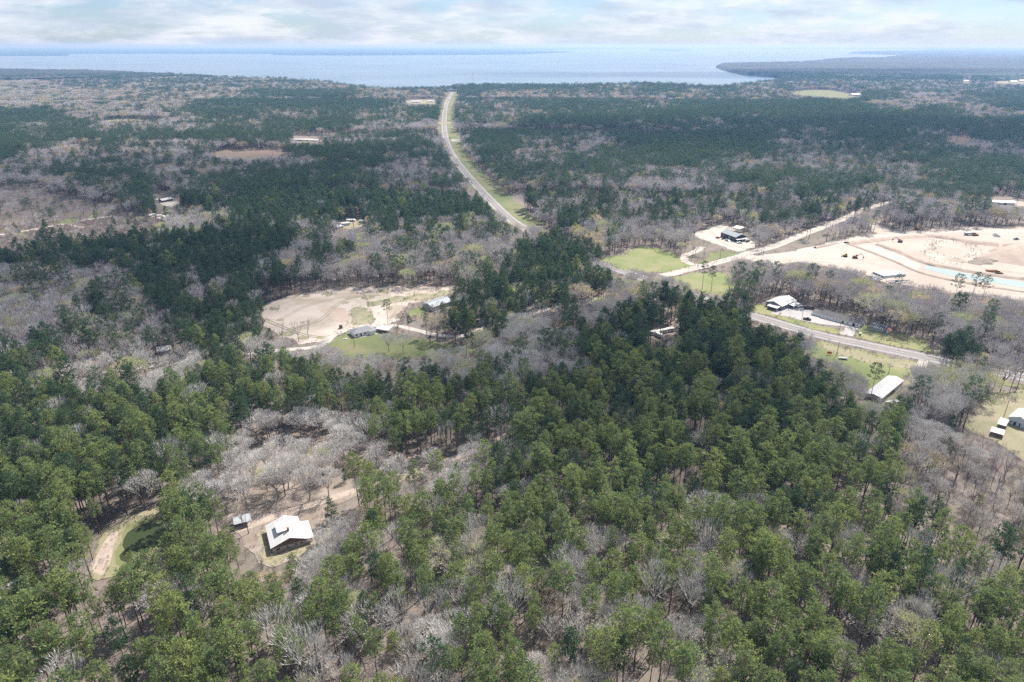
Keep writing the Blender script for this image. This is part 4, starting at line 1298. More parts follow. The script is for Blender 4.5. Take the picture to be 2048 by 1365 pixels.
# pipe stack at the site edge
a, rz, L = frame_at((1768, 557), (1812, 553))
root = thing('panel_stack', 'flat stack of pale grey panels behind the tree line', 'stack', (a[0], a[1], 0.2), rz)
for k in range(4):
    MB().box(0, L, 0.3 * k, 14 - .2 * k, .1 + .35 * k, .4 + .35 * k).build('panel', M['greyroof'], root)
for k in range(14):
    q = gp(1745 + 2.0 * k + rng.uniform(-2, 2), 556 + rng.uniform(-6, 8)) if k < 8 else gp(1785 + 4 * (k - 8), 561 + rng.uniform(0, 8))
    root = thing('pipe', 'long dark green pipe lying by the panel stack', 'pipe', (q[0], q[1], 0.2), rz + rng.normal(0, .08), 'pipes lying by the panel stack')
    MB().cyl((-6, 0, .3), (6, 0, .3), .3, .3, 10).build('tube', M['steel'], root)
    for x in (-6, 6):
        MB().cyl((x - .15, 0, .3), (x + .15, 0, .3), .38, .38, 10).build('flange', M['rubber'], root)

# ------------------------------------------------------------------ poles, sign, tower, small things
def pole(px, h, label, arms=1, lamp=False, wire=True):
    q = gp(*px)
    root = thing('utility_pole' if not lamp else 'lamp_post', label, 'pole', (q[0], q[1], 0), R(20))
    MB().cyl((0, 0, 0), (0, 0, h), .17, .11, 8).build('post', M['pole'], root)
    for k in range(arms):
        MB().box(-1.2, 1.2, -.06, .06, h - .5 - k, h - .35 - k).build('crossarm', M['pole'], root)
        for x in (-1.1, 0, 1.1):
            MB().cyl((x, 0, h - .35 - k), (x, 0, h - .1 - k), .06, .04, 6).build('insulator', M['markw'], root)
    if lamp:
        MB().cyl((0, 0, h - .2), (1.2, 0, h), .05, .04, 6).build('bracket', M['steel'], root)
        MB().box(1.0, 1.6, -.15, .15, h - .1, h + .05).build('lamp_head', M['markw'], root)


pole((1673, 712), 9.5, 'tall utility pole on the roadside meadow beside the orange sign')
pole((1440, 517), 9.0, 'utility pole on the small grass yard below the black building')
pole((709, 696), 8.5, 'utility pole on the lawn in front of the hip roofed house')
pole((1777, 748), 5.0, 'short weathered pole behind the long low white building')
pole((2008, 833), 9.5, 'utility pole in the dry yard beside the white barn')
pole((1603, 642), 7.0, 'lamp post on the median near the store', 0, True)
pole((1679, 660), 7.0, 'thin lamp post on the grass median before the motel', 0, True)
q = gp(1658, 711)
root = thing('sign_board', 'orange sign board standing on the roadside meadow', 'sign', (q[0], q[1], 0), R(-14))
MB().box(-1.4, 1.4, -.06, .06, 1.0, 2.6).build('panel', M['orange'], root)
for x in (-1.1, 1.1):
    MB().box(x - .06, x + .06, -.05, .05, 0, 1.02).build('leg', M['pole'], root)
for k, (x0, x1) in enumerate(((-1.1, -.5), (-.35, .2), (.35, 1.1))):
    MB().box(x0, x1, -.09, -.055, 1.55, 2.05).build('lettering', M['redbrick'], root)
q = gp(1720, 672)
root = thing('mailbox', 'black post with white topped box on the lawn by the motel drive', 'mailbox', (q[0], q[1], 0.2), R(10))
MB().box(-.35, .35, -.3, .3, 0, 1.5).build('stand', M['black'], root)
MB().box(-.7, .6, -.45, .45, 1.5, 1.9).build('box', M['markw'], root)
q = gp(682, 657)
root = thing('burn_barrel', 'dark rusty tank standing at the edge of the sand', 'tank', (q[0], q[1], 0.1), 0)
MB().cyl((0, 0, 0), (0, 0, 2.2), 1.2, 1.2, 14).build('body', M['wood'], root)
MB().cyl((0, 0, 2.2), (0, 0, 2.45), 1.1, .3, 14).build('lid', M['black'], root)
for px, lab, mt in (((690, 679), 'pale fallen slab on the lawn left of the hip roofed house', 'markw'), ((724, 711), 'dark stump on the lower house lawn', 'wood'), ((806, 629), 'small black bin on the grass beside the pines', 'black')):
    q = gp(*px)
    root = thing('yard_object', lab, 'debris', (q[0], q[1], 0.1), R(15))
    if mt == 'markw':
        MB().box(-1.3, 1.3, -.5, .5, .0, .35).build('slab', M[mt], root)
        MB().box(-1.0, .4, -.3, .3, .35, .5).build('top', M['greyw'], root)
    else:
        MB().cyl((0, 0, 0), (.05, 0, 1.0), .55, .45, 9).build('body', M[mt], root)
        MB().cyl((.05, 0, 1.0), (.05, 0, 1.1), .5, .5, 9).build('top', M['brick'], root)
for i, (x, y) in enumerate([(298, 434), (306, 432), (317, 434), (330, 436), (341, 441), (388, 437), (396, 438), (404, 450), (412, 452), (398, 453), (425, 452), (370, 433)]):
    q = gp(x, y)
    root = thing('scrap_heap', 'pale scrap pile in the rubble yard', 'debris', (q[0], q[1], 0.15), rng.uniform(0, 3), 'scrap piles in the rubble yard')
    MB().box(-3, 2.4, -1.6, 1.5, 0, 1.3).build('crate_pile', M['oldwhite'], root)
    MB().box(-1.5, 3.2, -1.0, 2.0, 1.3, 1.9).build('sheet_pile', M['markw'], root)
# lattice towers far off
for (x, y), h, lab in (((946, 171), 62, 'tall lattice radio tower standing before the lake'), ((98, 142), 55, 'thin distant lattice tower on the left shore')):
    q = gp(x, y)
    root = thing('radio_tower', lab, 'tower', (q[0], q[1], 0), 0)
    for k in range(3):
        a0 = 2.094 * k
        MB().cyl((2.4 * math.cos(a0), 2.4 * math.sin(a0), 0), (1.0 * math.cos(a0), 1.0 * math.sin(a0), h), .28, .2, 5).build('leg', M['steel'], root)
    for k in range(12):
        z0, z1 = h * k / 12, h * (k + 1) / 12
        r0, r1 = 2.4 - 1.4 * k / 12, 2.4 - 1.4 * (k + 1) / 12
        b = MB()
        for j in range(3):
            a0, a1 = 2.094 * j, 2.094 * (j + 1)
            b.cyl((r0 * math.cos(a0), r0 * math.sin(a0), z0), (r1 * math.cos(a1), r1 * math.sin(a1), z1), .15, .15, 4)
        b.build('brace', M['steel'], root)
    MB().cyl((0, 0, h), (0, 0, h + 4), .15, .05, 5).build('antenna', M['rust'], root)
    for k in range(3):
        a0 = 2.094 * k + .5
        MB().box(2 * math.cos(a0) - .4, 2 * math.cos(a0) + .4, 2 * math.sin(a0) - .4, 2 * math.sin(a0) + .4, h - 5, h - 1).build('panel_antenna', M['markw'], root)
# which wood grows where: rows top to bottom, 64-pixel columns
ROW_Y = [160, 180, 200, 220, 240, 260, 285, 310, 335, 360, 385, 410, 440, 470, 500, 530, 560, 590, 620, 660, 700, 740, 790, 840, 900, 960, 1020, 1090, 1170, 1260]
WOOD = ["DDQQDDDDDDDQQQQQQQQQQQPPPPPQPPQQ",
        "YYDDDDDDDDDDQPPQPPQDPQPDDBBBBBBB",
        "YYYYDDDDQPPDDDPDDDDDQDQDDQPPBBQP",
        "YYYYYYQQPPPPDDDDQQQPDQPPQPPYYYBP",
        "PPYYDDQQDDQDDPDDDPPPPPPQPPPPPPYY",
        "QDQDDBBDPPPBBBBBPPPPPQBQPPPPPPPP",
        "PPPPPPPPPPBBPBBPQQBPPPPPBBPPBBPP",
        "PDDDDBBPPPPPPBBPBYYYPPPPBBBBBBBB",
        "DDBBBBBBBBPPBBPPBBQQPPBBBBBBPBBB",
        "BBPPBBDBPPPBBBBPQQQBBBBPPBBBBPPP",
        "CCBBPPBPPPPPDPPPQQBBBBBBBQPPPPPP",
        "CCCCPPPPPPPPPPPBQBBBQQBDBQBBDDDD",
        "CCCCCDDPPPPPPPQQBQQBQBDBBQQBBBBB",
        "CCCCCDBPPQBBQDDBDQDBBBBBBBBBBBBB",
        "CPPPPPPPPBBBBDBBDPPBBBBBBBBBBBBB",
        "PPPPPPPPPBQBBBDBPPPBBBBBBBBBBBBB",
        "BBBBPPPPBBBBBBBBPPQBBBBBBBBBBBBB",
        "BBBBQBPQPPBBBBBPPPPBBBBBBBBBBBQB",
        "BBQBDDDPPPBBBPPPPPBBPPBBBBBDBBQB",
        "BBBBBPPPPBBBBPPPBBBPPPPQBBBBBBBB",
        "BBBBBBPPBBBBBBBBBBQQPPPPPBBBBBBB",
        "BPBBBBPPPPBBBBBMBBQPPPPPPBBBBPPB",
        "PBBPBPPPPPPPPPPPPPPPPPPPPPBBBBBB",
        "PPPPPPPPPPPPPPPPPPPPPPPPPPPBBBBS",
        "PPPPPPQGGGGPPPQQPPPPPPPPPPPPBSSS",
        "PPPPPPGGGGGGGGGMPPPPPPPPPPPPSSSS",
        "PPPQPPGGGGGMMMMQPPPPPPPPPPQQSSSS",
        "PPPQPPPQQMMPQMMPPPPPPPQQPPMQPQSS",
        "PPPQPPPPQMMMQQMPPQMQQMMPPPMQPPQP",
        "PPPPPPPPMMQMMMMMMMMMMMMPPQPQQPPP",
        "PPPPPPPPPMMQMBMPPMQPPMPPPPQPPPPP"]
CODES = 'PQMBDYCGS'
#        keep, pine, bare, bud (rest brush)
MIX = {'P': (0.95, 0.90, 0.07, 0.03), 'Q': (0.90, 0.74, 0.20, 0.06), 'M': (0.88, 0.44, 0.45, 0.11), 'B': (0.80, 0.10, 0.80, 0.08), 'D': (0.78, 0.14, 0.54, 0.30),
       'Y': (0.95, 0.97, 0.02, 0.01), 'C': (0.30, 0.10, 0.35, 0.02), 'G': (0.42, 0.03, 0.85, 0.12), 'S': (0.80, 0.03, 0.62, 0.05)}
GRID = np.array([[CODES.index(c) for c in row] for row in WOOD])


def wood_at(x, y):
    k = CAM_H / (CAM_H - 14.0)
    px, py = to_px(x * k, y * k, 0.0)
    px = px + (vnoise(x, y, 38, 3) - .5) * 70 + (vnoise(x, y, 11, 4) - .5) * 30
    py = py + (vnoise(x, y, 45, 5) - .5) * 0.10 * (py - 80) + (vnoise(x, y, 12, 6) - .5) * 0.05 * (py - 80)
    ci = np.clip((px // 64).astype(int), 0, 31)
    ri = np.clip(np.searchsorted(ROW_Y, py), 0, len(WOOD) - 1)
    return GRID[ri, ci]


def jitter_grid(r0, r1, step, half=0.93):
    n = int(r1 * half / step) + 2
    xs = np.arange(-n, n + 1) * step
    ys = np.arange(int(min(r0, 60) / step), int(r1 / step) + 1) * step * 0.92
    X, Y = np.meshgrid(xs, ys)
    X = X + (np.arange(len(ys)) % 2)[:, None] * step * .5
    X = (X + rng.uniform(-.38, .38, X.shape) * step).ravel()
    Y = (Y + rng.uniform(-.38, .38, Y.shape) * step).ravel()
    d = np.hypot(X, Y)
    m = (d >= r0) & (d < r1) & (np.abs(X) < half * Y + 60)
    return np.c_[X[m], Y[m]]


def clear_mask(P, h, rad=2.6):
    """False where a tree of height h would stand on, or hide, an open place"""
    ok = np.ones(len(P), bool)
    ks = CAM_H / (CAM_H - np.minimum(h, 60))
    tests = [P]
    for f in (0.45, 0.78, 0.97):
        k = CAM_H / (CAM_H - h * f)
        tests.append(P * k[:, None])
    k = CAM_H / (CAM_H - h * 0.75)
    sx = np.zeros_like(P)
    sx[:, 0] = rad
    tests += [(P + sx) * k[:, None], (P - sx) * k[:, None]]
    for poly in CLEAR:
        for T in tests:
            ok &= ~inside(T, poly)
    for poly in NOTREE:
        ok &= ~inside(P, poly)
    ok &= ~inside(P, LAKE)
    return ok


def scatter(r0, r1, step, far):
    P = jitter_grid(r0, r1, step)
    code = wood_at(P[:, 0], P[:, 1])
    u = rng.uniform(size=len(P))
    v = rng.uniform(size=len(P))
    patch = vnoise(P[:, 0], P[:, 1], 60, 8)
    tab = np.array([MIX[c] for c in CODES])
    gap = np.where((np.hypot(P[:, 0], P[:, 1]) < 360) & (vnoise(P[:, 0], P[:, 1], 16, 19) > .76) & (code != CODES.index('S')), .3, 1.0)
    keep = u < tab[code, 0] * gap
    sp = np.full(len(P), 3)
    dd = np.hypot(P[:, 0], P[:, 1])
    sh = (patch - .5) * 0.5 + (vnoise(P[:, 0], P[:, 1], 23, 14) - .5) * 0.35
    far_ = np.clip((dd - 340) / 350, 0, 1)          # distant stands are more mixed
    pine = tab[code, 1] * (1 - far_ * 0.20) + far_ * 0.13 * (tab[code, 1] < .3)
    a = np.clip(pine + np.where(tab[code, 1] > .05, sh * np.where(tab[code, 1] < .9, 1, 0.15 + .6 * far_), 0), 0.0, 0.98)
    left = (1 - a) / np.maximum(1 - tab[code, 1], 1e-3)
    b = a + tab[code, 2] * left
    c = b + tab[code, 3] * left * np.where(vnoise(P[:, 0], P[:, 1], 40, 15) > .55, 1.9, 0.7)
    sp = np.where(v < a, 0, np.where(v < b, 1, np.where(v < c, 2, 3)))
    # height follows the ground's swell and the stand's age
    hs = 0.80 + 0.36 * vnoise(P[:, 0], P[:, 1], 170, 11) + rng.normal(0, .125, len(P))
    hs = np.clip(hs, 0.6, 1.3)
    hs = np.where(code == CODES.index('C'), hs * rng.uniform(0.35, 0.75, len(P)), hs)
    hs = np.where(code == CODES.index('S'), hs * rng.uniform(0.55, 0.9, len(P)), hs)
    hs = np.where((code == CODES.index('G')) & (sp == 1), hs * 1.02, hs)
    h = hs * np.where(sp == 0, 24, np.where(sp == 3, 5.5, 16))
    h = np.where((code == CODES.index('Y')) & (sp == 0), hs * 14, h)
    P, code, sp, hs, h = P[keep], code[keep], sp[keep], hs[keep], h[keep]
    m = clear_mask(P, h)
    return P[m], code[m], sp[m], hs[m]


def variant(sp, code, dist):
    n = len(sp)
    u = rng.integers(0, 1000, n)
    out = np.zeros(n, int)
    isP = code == CODES.index('P')
    near_dark = rng.uniform(size=n) < np.clip((dist - 200) / 260, 0.08, 0.97)
    out = np.where(sp == 0, np.where(dist > 900, 10 + u % 2, np.where(near_dark, 5 + u % 3, u % 5)), out)
    out = np.where((sp == 0) & (code == CODES.index('Y')), np.where(dist > 900, 12, 8 + u % 2), out)
    out = np.where((sp == 0) & (code == CODES.index('B')) & (dist < 900), 13 + u % 2, out)
    dome = (code == CODES.index('G')) | (u % 10 < 4)
    out = np.where(sp == 1, np.where(dist > 900, 6 + u % 2, np.where(dist > 420, np.where(dome, 10 + u % 2, 12 + u % 2), np.where(dome, u % 3, 3 + u % 3))), out)
    out = np.where((sp == 1) & (code == CODES.index('S')) & (u % 2 == 0), 8 + u % 2, out)
    out = np.where(sp == 2, np.where(dist > 900, 3 + u % 2, u % 3), out)
    out = np.where(sp == 3, u % 3, out)
    return out


sets = []
for r0, r1, step in ((60, 900, 5.9), (900, 1600, 6.8), (1600, 2600, 8.2), (2600, 5200, 13.0)):
    P, code, sp, hs = scatter(r0, r1, step, r0 >= 900)
    d = np.hypot(P[:, 0], P[:, 1])
    var = variant(sp, code, d)
    wide = np.full(len(P), 1.0 if r0 < 900 else step / 6.0)
    sets.append((P, code, sp, hs, d, var, wide))
PT = [np.concatenate([s[i] for s in sets]) for i in range(7)]
P_, CODE_, SP_, HS_, D_, VAR_, WIDE_ = PT

# undergrowth between the near trees
U = jitter_grid(60, 620, 5.0)
U = U[rng.uniform(size=len(U)) < 0.8]
U = U[clear_mask(U, np.full(len(U), 3.0), 1.0)]
ucode = wood_at(U[:, 0], U[:, 1])
U = U[(rng.uniform(size=len(U)) < np.where(ucode == CODES.index('P'), 0.45, np.where(ucode == CODES.index('G'), 0.12, 0.95)))]
CU = jitter_grid(520, 900, 4.5)
CU = CU[(wood_at(CU[:, 0], CU[:, 1]) == CODES.index('C'))]
CU = CU[clear_mask(CU, np.full(len(CU), 2.0), 1.0)]


def stuff(name, label, cat, kind, P, hs, wide, var):
    """one object of points that carries a whole stand of trees (geometry nodes)"""
    colx = bpy.data.collections.new(kind + '_variants_' + name)
    for i, d in enumerate(PROTO[kind]):
        o = bpy.data.objects.new('%s_variant_%02d' % (kind, i), d['whole'])
        colx.objects.link(o)
    n = len(P)
    me = bpy.data.meshes.new(name)
    me.vertices.add(n)
    me.vertices.foreach_set('co', np.c_[P, np.zeros(n)].astype(np.float32).ravel())
    a = me.attributes.new('scl', 'FLOAT_VECTOR', 'POINT')
    a.data.foreach_set('vector', np.stack([hs * wide, hs * wide, hs], 1).astype(np.float32).ravel())
    a = me.attributes.new('rot', 'FLOAT_VECTOR', 'POINT')
    rot = np.zeros((n, 3), np.float32)
    rot[:, 2] = rng.uniform(0, 6.283, n)
    rot[:, :2] = rng.normal(0, 0.02, (n, 2))
    a.data.foreach_set('vector', rot.ravel())
    a = me.attributes.new('idx', 'INT', 'POINT')
    a.data.foreach_set('value', np.asarray(var, np.int32))
    o = link(name, me)
    ng = bpy.data.node_groups.new(name + '_nodes', 'GeometryNodeTree')
    ng.interface.new_socket('Geometry', in_out='INPUT', socket_type='NodeSocketGeometry')
    ng.interface.new_socket('Geometry', in_out='OUTPUT', socket_type='NodeSocketGeometry')
    N, L = ng.nodes, ng.links
    gi, go = N.new('NodeGroupInput'), N.new('NodeGroupOutput')
    ci = N.new('GeometryNodeCollectionInfo')
    ci.inputs['Collection'].default_value = colx
    ci.inputs['Separate Children'].default_value = True
    ci.inputs['Reset Children'].default_value = True
    ip = N.new('GeometryNodeInstanceOnPoints')
    ip.inputs['Pick Instance'].default_value = True

    def attr(nm, ty):
        a_ = N.new('GeometryNodeInputNamedAttribute')
        a_.data_type = ty
        a_.inputs['Name'].default_value = nm
        return a_.outputs['Attribute']
    er = N.new('FunctionNodeEulerToRotation')
    L.new(attr('rot', 'FLOAT_VECTOR'), er.inputs[0])
    L.new(gi.outputs[0], ip.inputs['Points'])
    L.new(ci.outputs[0], ip.inputs['Instance'])
    L.new(attr('idx', 'INT'), ip.inputs['Instance Index'])
    L.new(er.outputs[0], ip.inputs['Rotation'])
    L.new(attr('scl', 'FLOAT_VECTOR'), ip.inputs['Scale'])
    L.new(ip.outputs[0], go.inputs[0])
    md = o.modifiers.new('stand', 'NODES')
    md.node_group = ng
    return tag(o, label, cat, kind='stuff')


HOUSE_XY, POND_XY = gp(580, 1080), gp(285, 1090)
names = {'pine': 'pine_tree', 'bare': 'bare_tree', 'bud': 'budding_tree'}
parts_of = {'trunk': 'trunk', 'crown': 'crown', 'leaf': 'leaf_buds'}


def plant(kind, var, x, y, s, wide, rz, label, group, name=None):
    d = PROTO[kind][var]
    root = thing(name or names[kind], label, 'tree', (x, y, 0), rz, group)
    root.scale = (s * wide, s * wide, s)
    for k in ('trunk', 'crown', 'leaf'):
        if k in d:
            link({'pine': 'crown', 'bare': 'crown', 'bud': 'branches'}[kind] if k == 'crown' else parts_of[k], d[k], root)
    return root


MARKS = [(POND_XY, 34, 'beside the green pond'), (HOUSE_XY, 34, 'near the white roofed house'), (gp(435, 972), 22, 'near the small shed west of the grove'),
         (gp(650, 900), 48, 'at the oak grove behind the white roofed house'), (gp(850, 935), 24, 'along the dirt lane east of the grove'), (gp(980, 885), 26, 'where the dirt lane enters the pines'),
         (gp(1760, 790), 34, 'near the long low white roofed building'), (gp(1990, 860), 45, 'west of the white barn in the dry yard'), (gp(1325, 670), 40, 'around the camper trailers'),
         (gp(780, 700), 60, 'below the house lawn'), (gp(1700, 720), 45, 'at the edge of the roadside meadow'), (gp(330, 705), 50, 'around the small barn on the gravel lane'), (gp(640, 630), 70, 'at the edge of the sandy clearing')]


def tree_label(kind, code, x, y, var, s):
    p = np.array((x, y))
    c = CODES[code]
    size = 'tall' if s > 1.06 else 'short' if s < 0.86 else 'middling'
    if kind == 'pine':
        a = size + ' ' + ('bushy', 'rounded', 'full', 'slim', 'long', 'dense dark', 'tight dark', 'dark', 'young', 'young', '', '', '', 'open', 'ragged')[var] + ' crowned pine'
    elif kind == 'bare':
        a = size + ' ' + ('broad domed' if var < 3 or var in (10, 11) else 'slender upright' if var < 6 or var > 11 else 'sparse dark') + ' leafless tree'
    else:
        a = size + ' ' + ('tan' if var == 1 else 'pale yellow green') + ' budding tree'
    for q, r_, txt in MARKS:
        if np.linalg.norm(p - q) < r_:
            return a + ' ' + txt
    if kind == 'pine':
        return a + {'M': ' in open mixed woodland', 'Q': ' in mixed pine woodland', 'B': ' alone among bare trees', 'S': ' in the grey brush'}.get(c, ' in the closed pine stand')
    return a + (' between pines' if c in 'PQ' else ' in open mixed woodland' if c == 'M' else ' in a leafless wood')


rest = np.ones(len(P_), bool)
px_, py_ = to_px(P_[:, 0], P_[:, 1], 14.0)
inview = (px_ > 0) & (px_ < 2048) & (py_ < 1372) & (D_ < 900)
for kind, k, cap in (('pine', 0, 300), ('bare', 1, 290), ('bud', 2, 150)):
    cand = np.where((SP_ == k) & inview)[0]
    cand = cand[np.argsort(D_[cand])][:cap]
    rest[cand] = False
    for i in cand:
        lab = tree_label(kind, CODE_[i], P_[i, 0], P_[i, 1], VAR_[i], HS_[i])
        plant(kind, VAR_[i], P_[i, 0], P_[i, 1], HS_[i], WIDE_[i] * rng.uniform(.9, 1.12), rng.uniform(0, 6.28), lab, lab)
for kind, k, nm, lab in (('pine', 0, 'pine_forest', 'mass of dark green pines receding towards the lake'), ('bare', 1, 'bare_woodland', 'mass of grey leafless trees receding towards the lake'),
                         ('bud', 2, 'budding_woodland', 'pale tan and yellow budding trees dotted through the far woods')):
    m = rest & (SP_ == k)
    stuff(nm, lab, 'forest', kind, P_[m], HS_[m], WIDE_[m] * rng.uniform(.88, 1.12, m.sum()), VAR_[m])
m = rest & (SP_ == 3)
E_ = []
for P in EDGES:
    nxt = np.roll(P, -1, 0)
    if np.hypot(*P.mean(0)) > 1000:
        continue
    for a, b in zip(P, nxt):
        for k in range(int(np.linalg.norm(b - a) / 1.6) + 1):
            E_.append(a + (b - a) * rng.uniform() + rng.normal(0, 2.2, 2))
E_ = np.array(E_)
UB = np.vstack([U, CU, P_[m & (D_ < 1600)], E_])
stuff('undergrowth', 'grey brown leafless brush on the forest floor', 'brush', 'brush', UB, np.concatenate([rng.uniform(.4, 1.0, len(UB) - len(E_)), rng.uniform(.06, .3, len(E_))]), np.ones(len(UB)), rng.integers(0, 3, len(UB)))
print('trees', len(P_), 'brush', len(UB))

# trees that stand out
HERO = [('pine', 13, 1404, 580, 0.95, 'open crowned pine on the store field, left of a pair'), ('pine', 14, 1422, 583, 0.85, 'open crowned pine on the store field, right of a pair'),
        ('pine', 13, 829, 592, 0.55, 'thin lone pine on the sandy clearing'), ('pine', 14, 508, 668, 0.7, 'small lone pine at the west edge of the sandy clearing'),
        ('pine', 13, 776, 650, 0.75, 'open pine behind the white carport'), ('pine', 14, 1885, 752, 1.05, 'tall leaning pine beside the highway turnout'),
        ('pine', 13, 1900, 742, 1.0, 'second tall pine beside the highway turnout'), ('pine', 14, 1862, 690, 0.9, 'dark pine at the east end of the roadside lawn'),
        ('pine', 13, 1905, 612, 1.0, 'flat topped pine between the lawn and the graded site'), ('pine', 14, 1940, 608, 1.0, 'spreading pine in front of the drainage channel'),
        ('pine', 13, 1960, 612, 0.95, 'second spreading pine in front of the drainage channel'), ('pine', 14, 1790, 598, 0.8, 'thin pine in front of the pipe stack'),
        ('pine', 13, 1740, 800, 0.9, 'pine at the corner of the long white roofed building'),
        ('bare', 8, 567, 686, 0.8, 'dark gaunt leafless tree on the sandy clearing, beside the lane'), ('bare', 9, 598, 684, 0.85, 'dark forked leafless tree on the sandy clearing'),
        ('bare', 8, 617, 678, 0.75, 'small gaunt leafless tree on the sandy clearing'), ('bare', 9, 794, 672, 0.85, 'dark leafless tree beside the white carport'),
        ('bare', 1, 778, 704, 0.8, 'white limbed leafless tree on the house lawn'), ('bare', 2, 806, 706, 0.75, 'pale leafless tree right of the white limbed one on the lawn'),
        ('bare', 8, 862, 695, 0.95, 'tall dark leafless tree at the east of the house lawn'), ('bare', 3, 875, 680, 0.9, 'slender leafless tree behind the house lawn'),
        ('bare', 8, 1512, 612, 0.95, 'dark leafless tree on the grass left of the store'), ('bare', 9, 1457, 590, 0.9, 'dark leafless tree behind the store field'),
        ('bud', 1, 1640, 602, 1.15, 'large tan budding tree behind the white motel'), ('bud', 0, 1836, 800, 1.15, 'broad pale green budding tree beside the long white roofed building'),
        ('bare', 9, 1920, 850, 1.0, 'dark forked leafless tree west of the dry yard'), ('bare', 8, 1968, 775, 0.9, 'leafless tree between the highway and the dry yard'),
        ('bare', 8, 488, 1058, 0.75, 'dark leafless tree beside the open shed'), ('bare', 9, 498, 1068, 0.7, 'thin dark leafless tree left of the white roofed house'),
        ('bare', 3, 525, 1140, 0.5, 'small leafless tree in front of the white roofed house'), ('pine', 0, 592, 1166, 0.6, 'bright green pine just in front of the white roofed house'),
        ('pine', 6, 668, 1075, 0.8, 'dark pine right of the white roofed house'), ('bare', 0, 655, 1110, 0.75, 'white limbed leafless tree beside the house corner'),
        ('bud', 0, 535, 985, 0.75, 'pale budding tree at the edge of the grove by the lane'), ('pine', 8, 690, 965, 0.6, 'small dark evergreen in the grove'),
        ('bud', 2, 340, 445, 0.85, 'pale green budding tree by the rubble yard'), ('bare', 1, 470, 1000, 0.85, 'white leafless tree between the shed and the grove')]
for kind, var, x, y, s, lab in HERO:
    q = gp(x, y)
    plant(kind, var, q[0], q[1], s, 1.0, rng.uniform(0, 6.28), lab, None)

# ------------------------------------------------------------------ distant woods, haze and clouds
na, nr = 520, 300
ang = np.linspace(R(-47), R(47), na)
rr = 4700.0 * (80000 / 4700.0) ** (np.linspace(0, 1, nr))
A, Rr = np.meshgrid(ang, rr)
X, Y = Rr * np.sin(A), Rr * np.cos(A)
flat = np.c_[X.ravel(), Y.ravel()]
in_l = inside(flat, LAKE) & ~inside(flat, ISLAND)
for poly in CLEAR:
    in_l |= inside(flat, poly)
hill = 26 * (vnoise(X, Y, 1500, 21) - .35) * np.clip((Rr - 4700) / 1500, 0, 1) * np.clip(X / 2500, 0.25, 1.6) + 18 * np.clip((Rr - 16000) / 20000, 0, 1) * vnoise(X, Y, 6000, 22)
top = 13 + 7 * vnoise(X, Y, 40, 23) + 6 * vnoise(X, Y, 14, 24) + np.maximum(hill, 0)
Z = np.where(in_l.reshape(X.shape), -0.6, top)
idx = np.arange(na * nr).reshape(nr, na)
F = np.stack([idx[:-1, :-1], idx[:-1, 1:], idx[1:, 1:], idx[1:, :-1]], -1).reshape(-1, 4)
wet = in_l[F].all(1)
F = F[~wet]
used, inv = np.unique(F, return_inverse=True)
M['canopy'] = surf('distant_canopy', (0.018, 0.030, 0.018), (0.030, 0.038, 0.024), 0.012, 0.95, c3=(0.062, 0.054, 0.05), s3=0.0016, fine=0.03)  # colours darkened to stand in for the self-shadow this smooth canopy lacks
me = np_mesh('distant_woods', np.c_[flat, Z.ravel()][used], [inv.reshape(-1, 4)], [M['canopy']])
if me.polygons[0].normal.z < 0:
    me.flip_normals()
tag(link('distant_woods', me), 'hazy blue wooded shore and islands beyond the lake', 'forest', kind='stuff')

# high broken clouds over the place: they are what shades parts of the forest
def cloud_mat():
    m = bpy.data.materials.new('cloud_vapour')
    m.use_nodes = True
    t = NT(m.node_tree)
    tcx = t.n('ShaderNodeTexCoord')
    ln = t.n('ShaderNodeVectorMath', operation='LENGTH')
    t.l(tcx.outputs['Object'], ln.inputs[0])
    nz = t.noise(tcx.outputs['Object'], 3.0, 5, 0.6)
    e = t.math('ADD', ln.outputs['Value'], t.math('MULTIPLY', t.math('SUBTRACT', nz, 0.5), 0.9))
    dens = t.ramp(e, [(0.55, 0.58), (1.0, 0.0)])
    d = t.n('ShaderNodeBsdfDiffuse')
    d.inputs[0].default_value = (.9, .9, .9, 1)
    tl = t.n('ShaderNodeBsdfTranslucent')
    tl.inputs[0].default_value = (.9, .9, .9, 1)
    a = t.n('ShaderNodeMixShader')
    a.inputs[0].default_value = .5
    t.l(d.outputs[0], a.inputs[1])
    t.l(tl.outputs[0], a.inputs[2])
    tp = t.n('ShaderNodeBsdfTransparent')
    ms = t.n('ShaderNodeMixShader')
    t.l(dens, ms.inputs[0])
    t.l(tp.outputs[0], ms.inputs[1])
    t.l(a.outputs[0], ms.inputs[2])
    o = t.n('ShaderNodeOutputMaterial')
    t.l(ms.outputs[0], o.inputs[0])
    return m


M['cloud'] = cloud_mat()
CZ = 1300.0
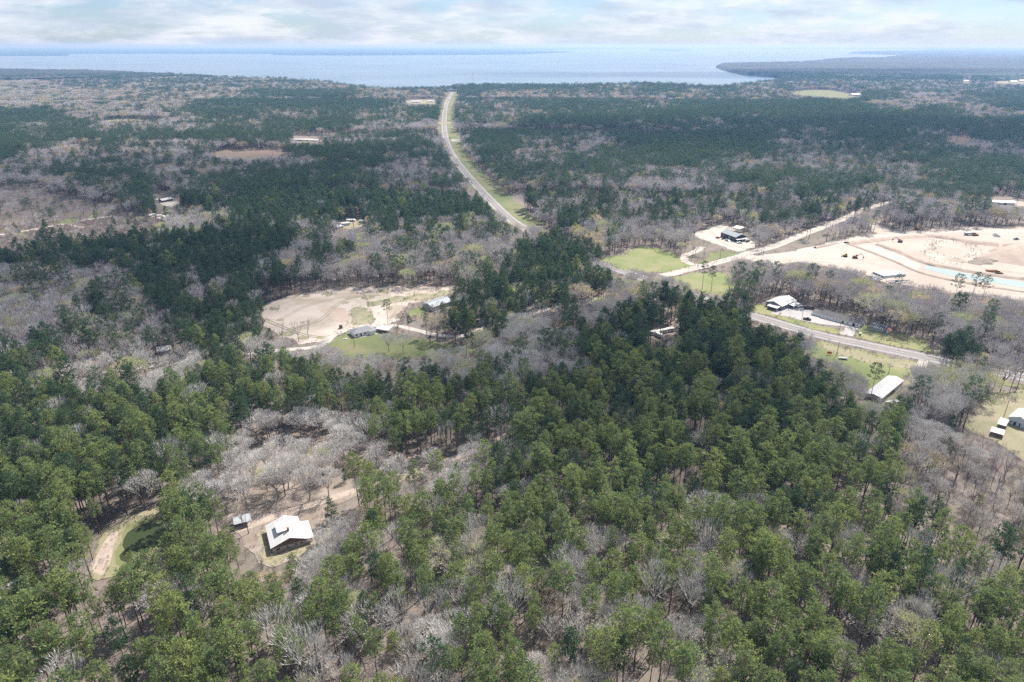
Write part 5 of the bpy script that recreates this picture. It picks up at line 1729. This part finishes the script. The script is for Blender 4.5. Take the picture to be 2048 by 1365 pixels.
# ground patches in shade (metres on the ground) -> a cloud stands up-sun of each
SHADE = [(gp(200, 600), 230, 170, 0, 'broad pale cloud drifting over the sandy clearing woods'), (gp(1240, 790), 205, 118, -8, 'small thin cloud drifting over the dark pine stand'),
         (gp(1720, 285), 1000, 420, 0, 'long cloud drifting over the woods behind the graded site'), (gp(350, 365), 640, 300, 5, 'cloud drifting over the cutover woods'),
         (gp(1500, 150), 2600, 700, 0, 'long cloud bank drifting over the near lake shore')]
for c, rx, ry, az, lab in SHADE:
    V, F = [], []
    nu, nv = 40, 16
    for j in range(nv + 1):
        th = math.pi * j / nv
        for k in range(nu):
            ph = 2 * math.pi * k / nu
            b = 1 + .28 * (float(vnoise(3 * math.cos(ph) + rx, 3 * math.sin(ph), 1, 31)) - .5)
            zc = math.cos(th)
            V.append((math.sin(th) * math.cos(ph) * b, math.sin(th) * math.sin(ph) * b, zc * (1 if zc > 0 else .35) * (1 + .5 * (float(vnoise(math.sin(th) * math.cos(ph) * 4, math.sin(th) * math.sin(ph) * 4, 1, 32)) - .5))))
    F = [(j * nu + k, (j + 1) * nu + k, (j + 1) * nu + (k + 1) % nu, j * nu + (k + 1) % nu) for j in range(nv) for k in range(nu)]
    o = tag(MB().add(V, F).build('cloud', M['cloud']), lab, 'cloud')
    k = CZ / math.tan(SUN_EL)
    o.location = (c[0] + k * math.sin(SUN_AZ), c[1] + k * math.cos(SUN_AZ), CZ)
    o.scale = (rx, ry, min(rx, ry) * .3)
    o.rotation_euler = (0, 0, R(az))
    o.data.shade_smooth()

hz = MB().box(-95000, 95000, -95000, 95000, -2.0, 215.0)
M['haze'] = bpy.data.materials.new('haze_air')
M['haze'].use_nodes = True
t = NT(M['haze'].node_tree)
pv = t.n('ShaderNodeVolumePrincipled')
pv.inputs['Color'].default_value = (0.16, 0.33, 0.65, 1)
pv.inputs['Absorption Color'].default_value = (0.66, 0.45, 0.23, 1)
pv.inputs['Density'].default_value = HAZE_DENSITY
pv.inputs['Anisotropy'].default_value = 0.25
o = t.n('ShaderNodeOutputMaterial')
t.l(pv.outputs[0], o.inputs['Volume'])
tag(hz.build('haze', M['haze']), 'pale blue haze over the lake and woods', 'haze', kind='stuff')
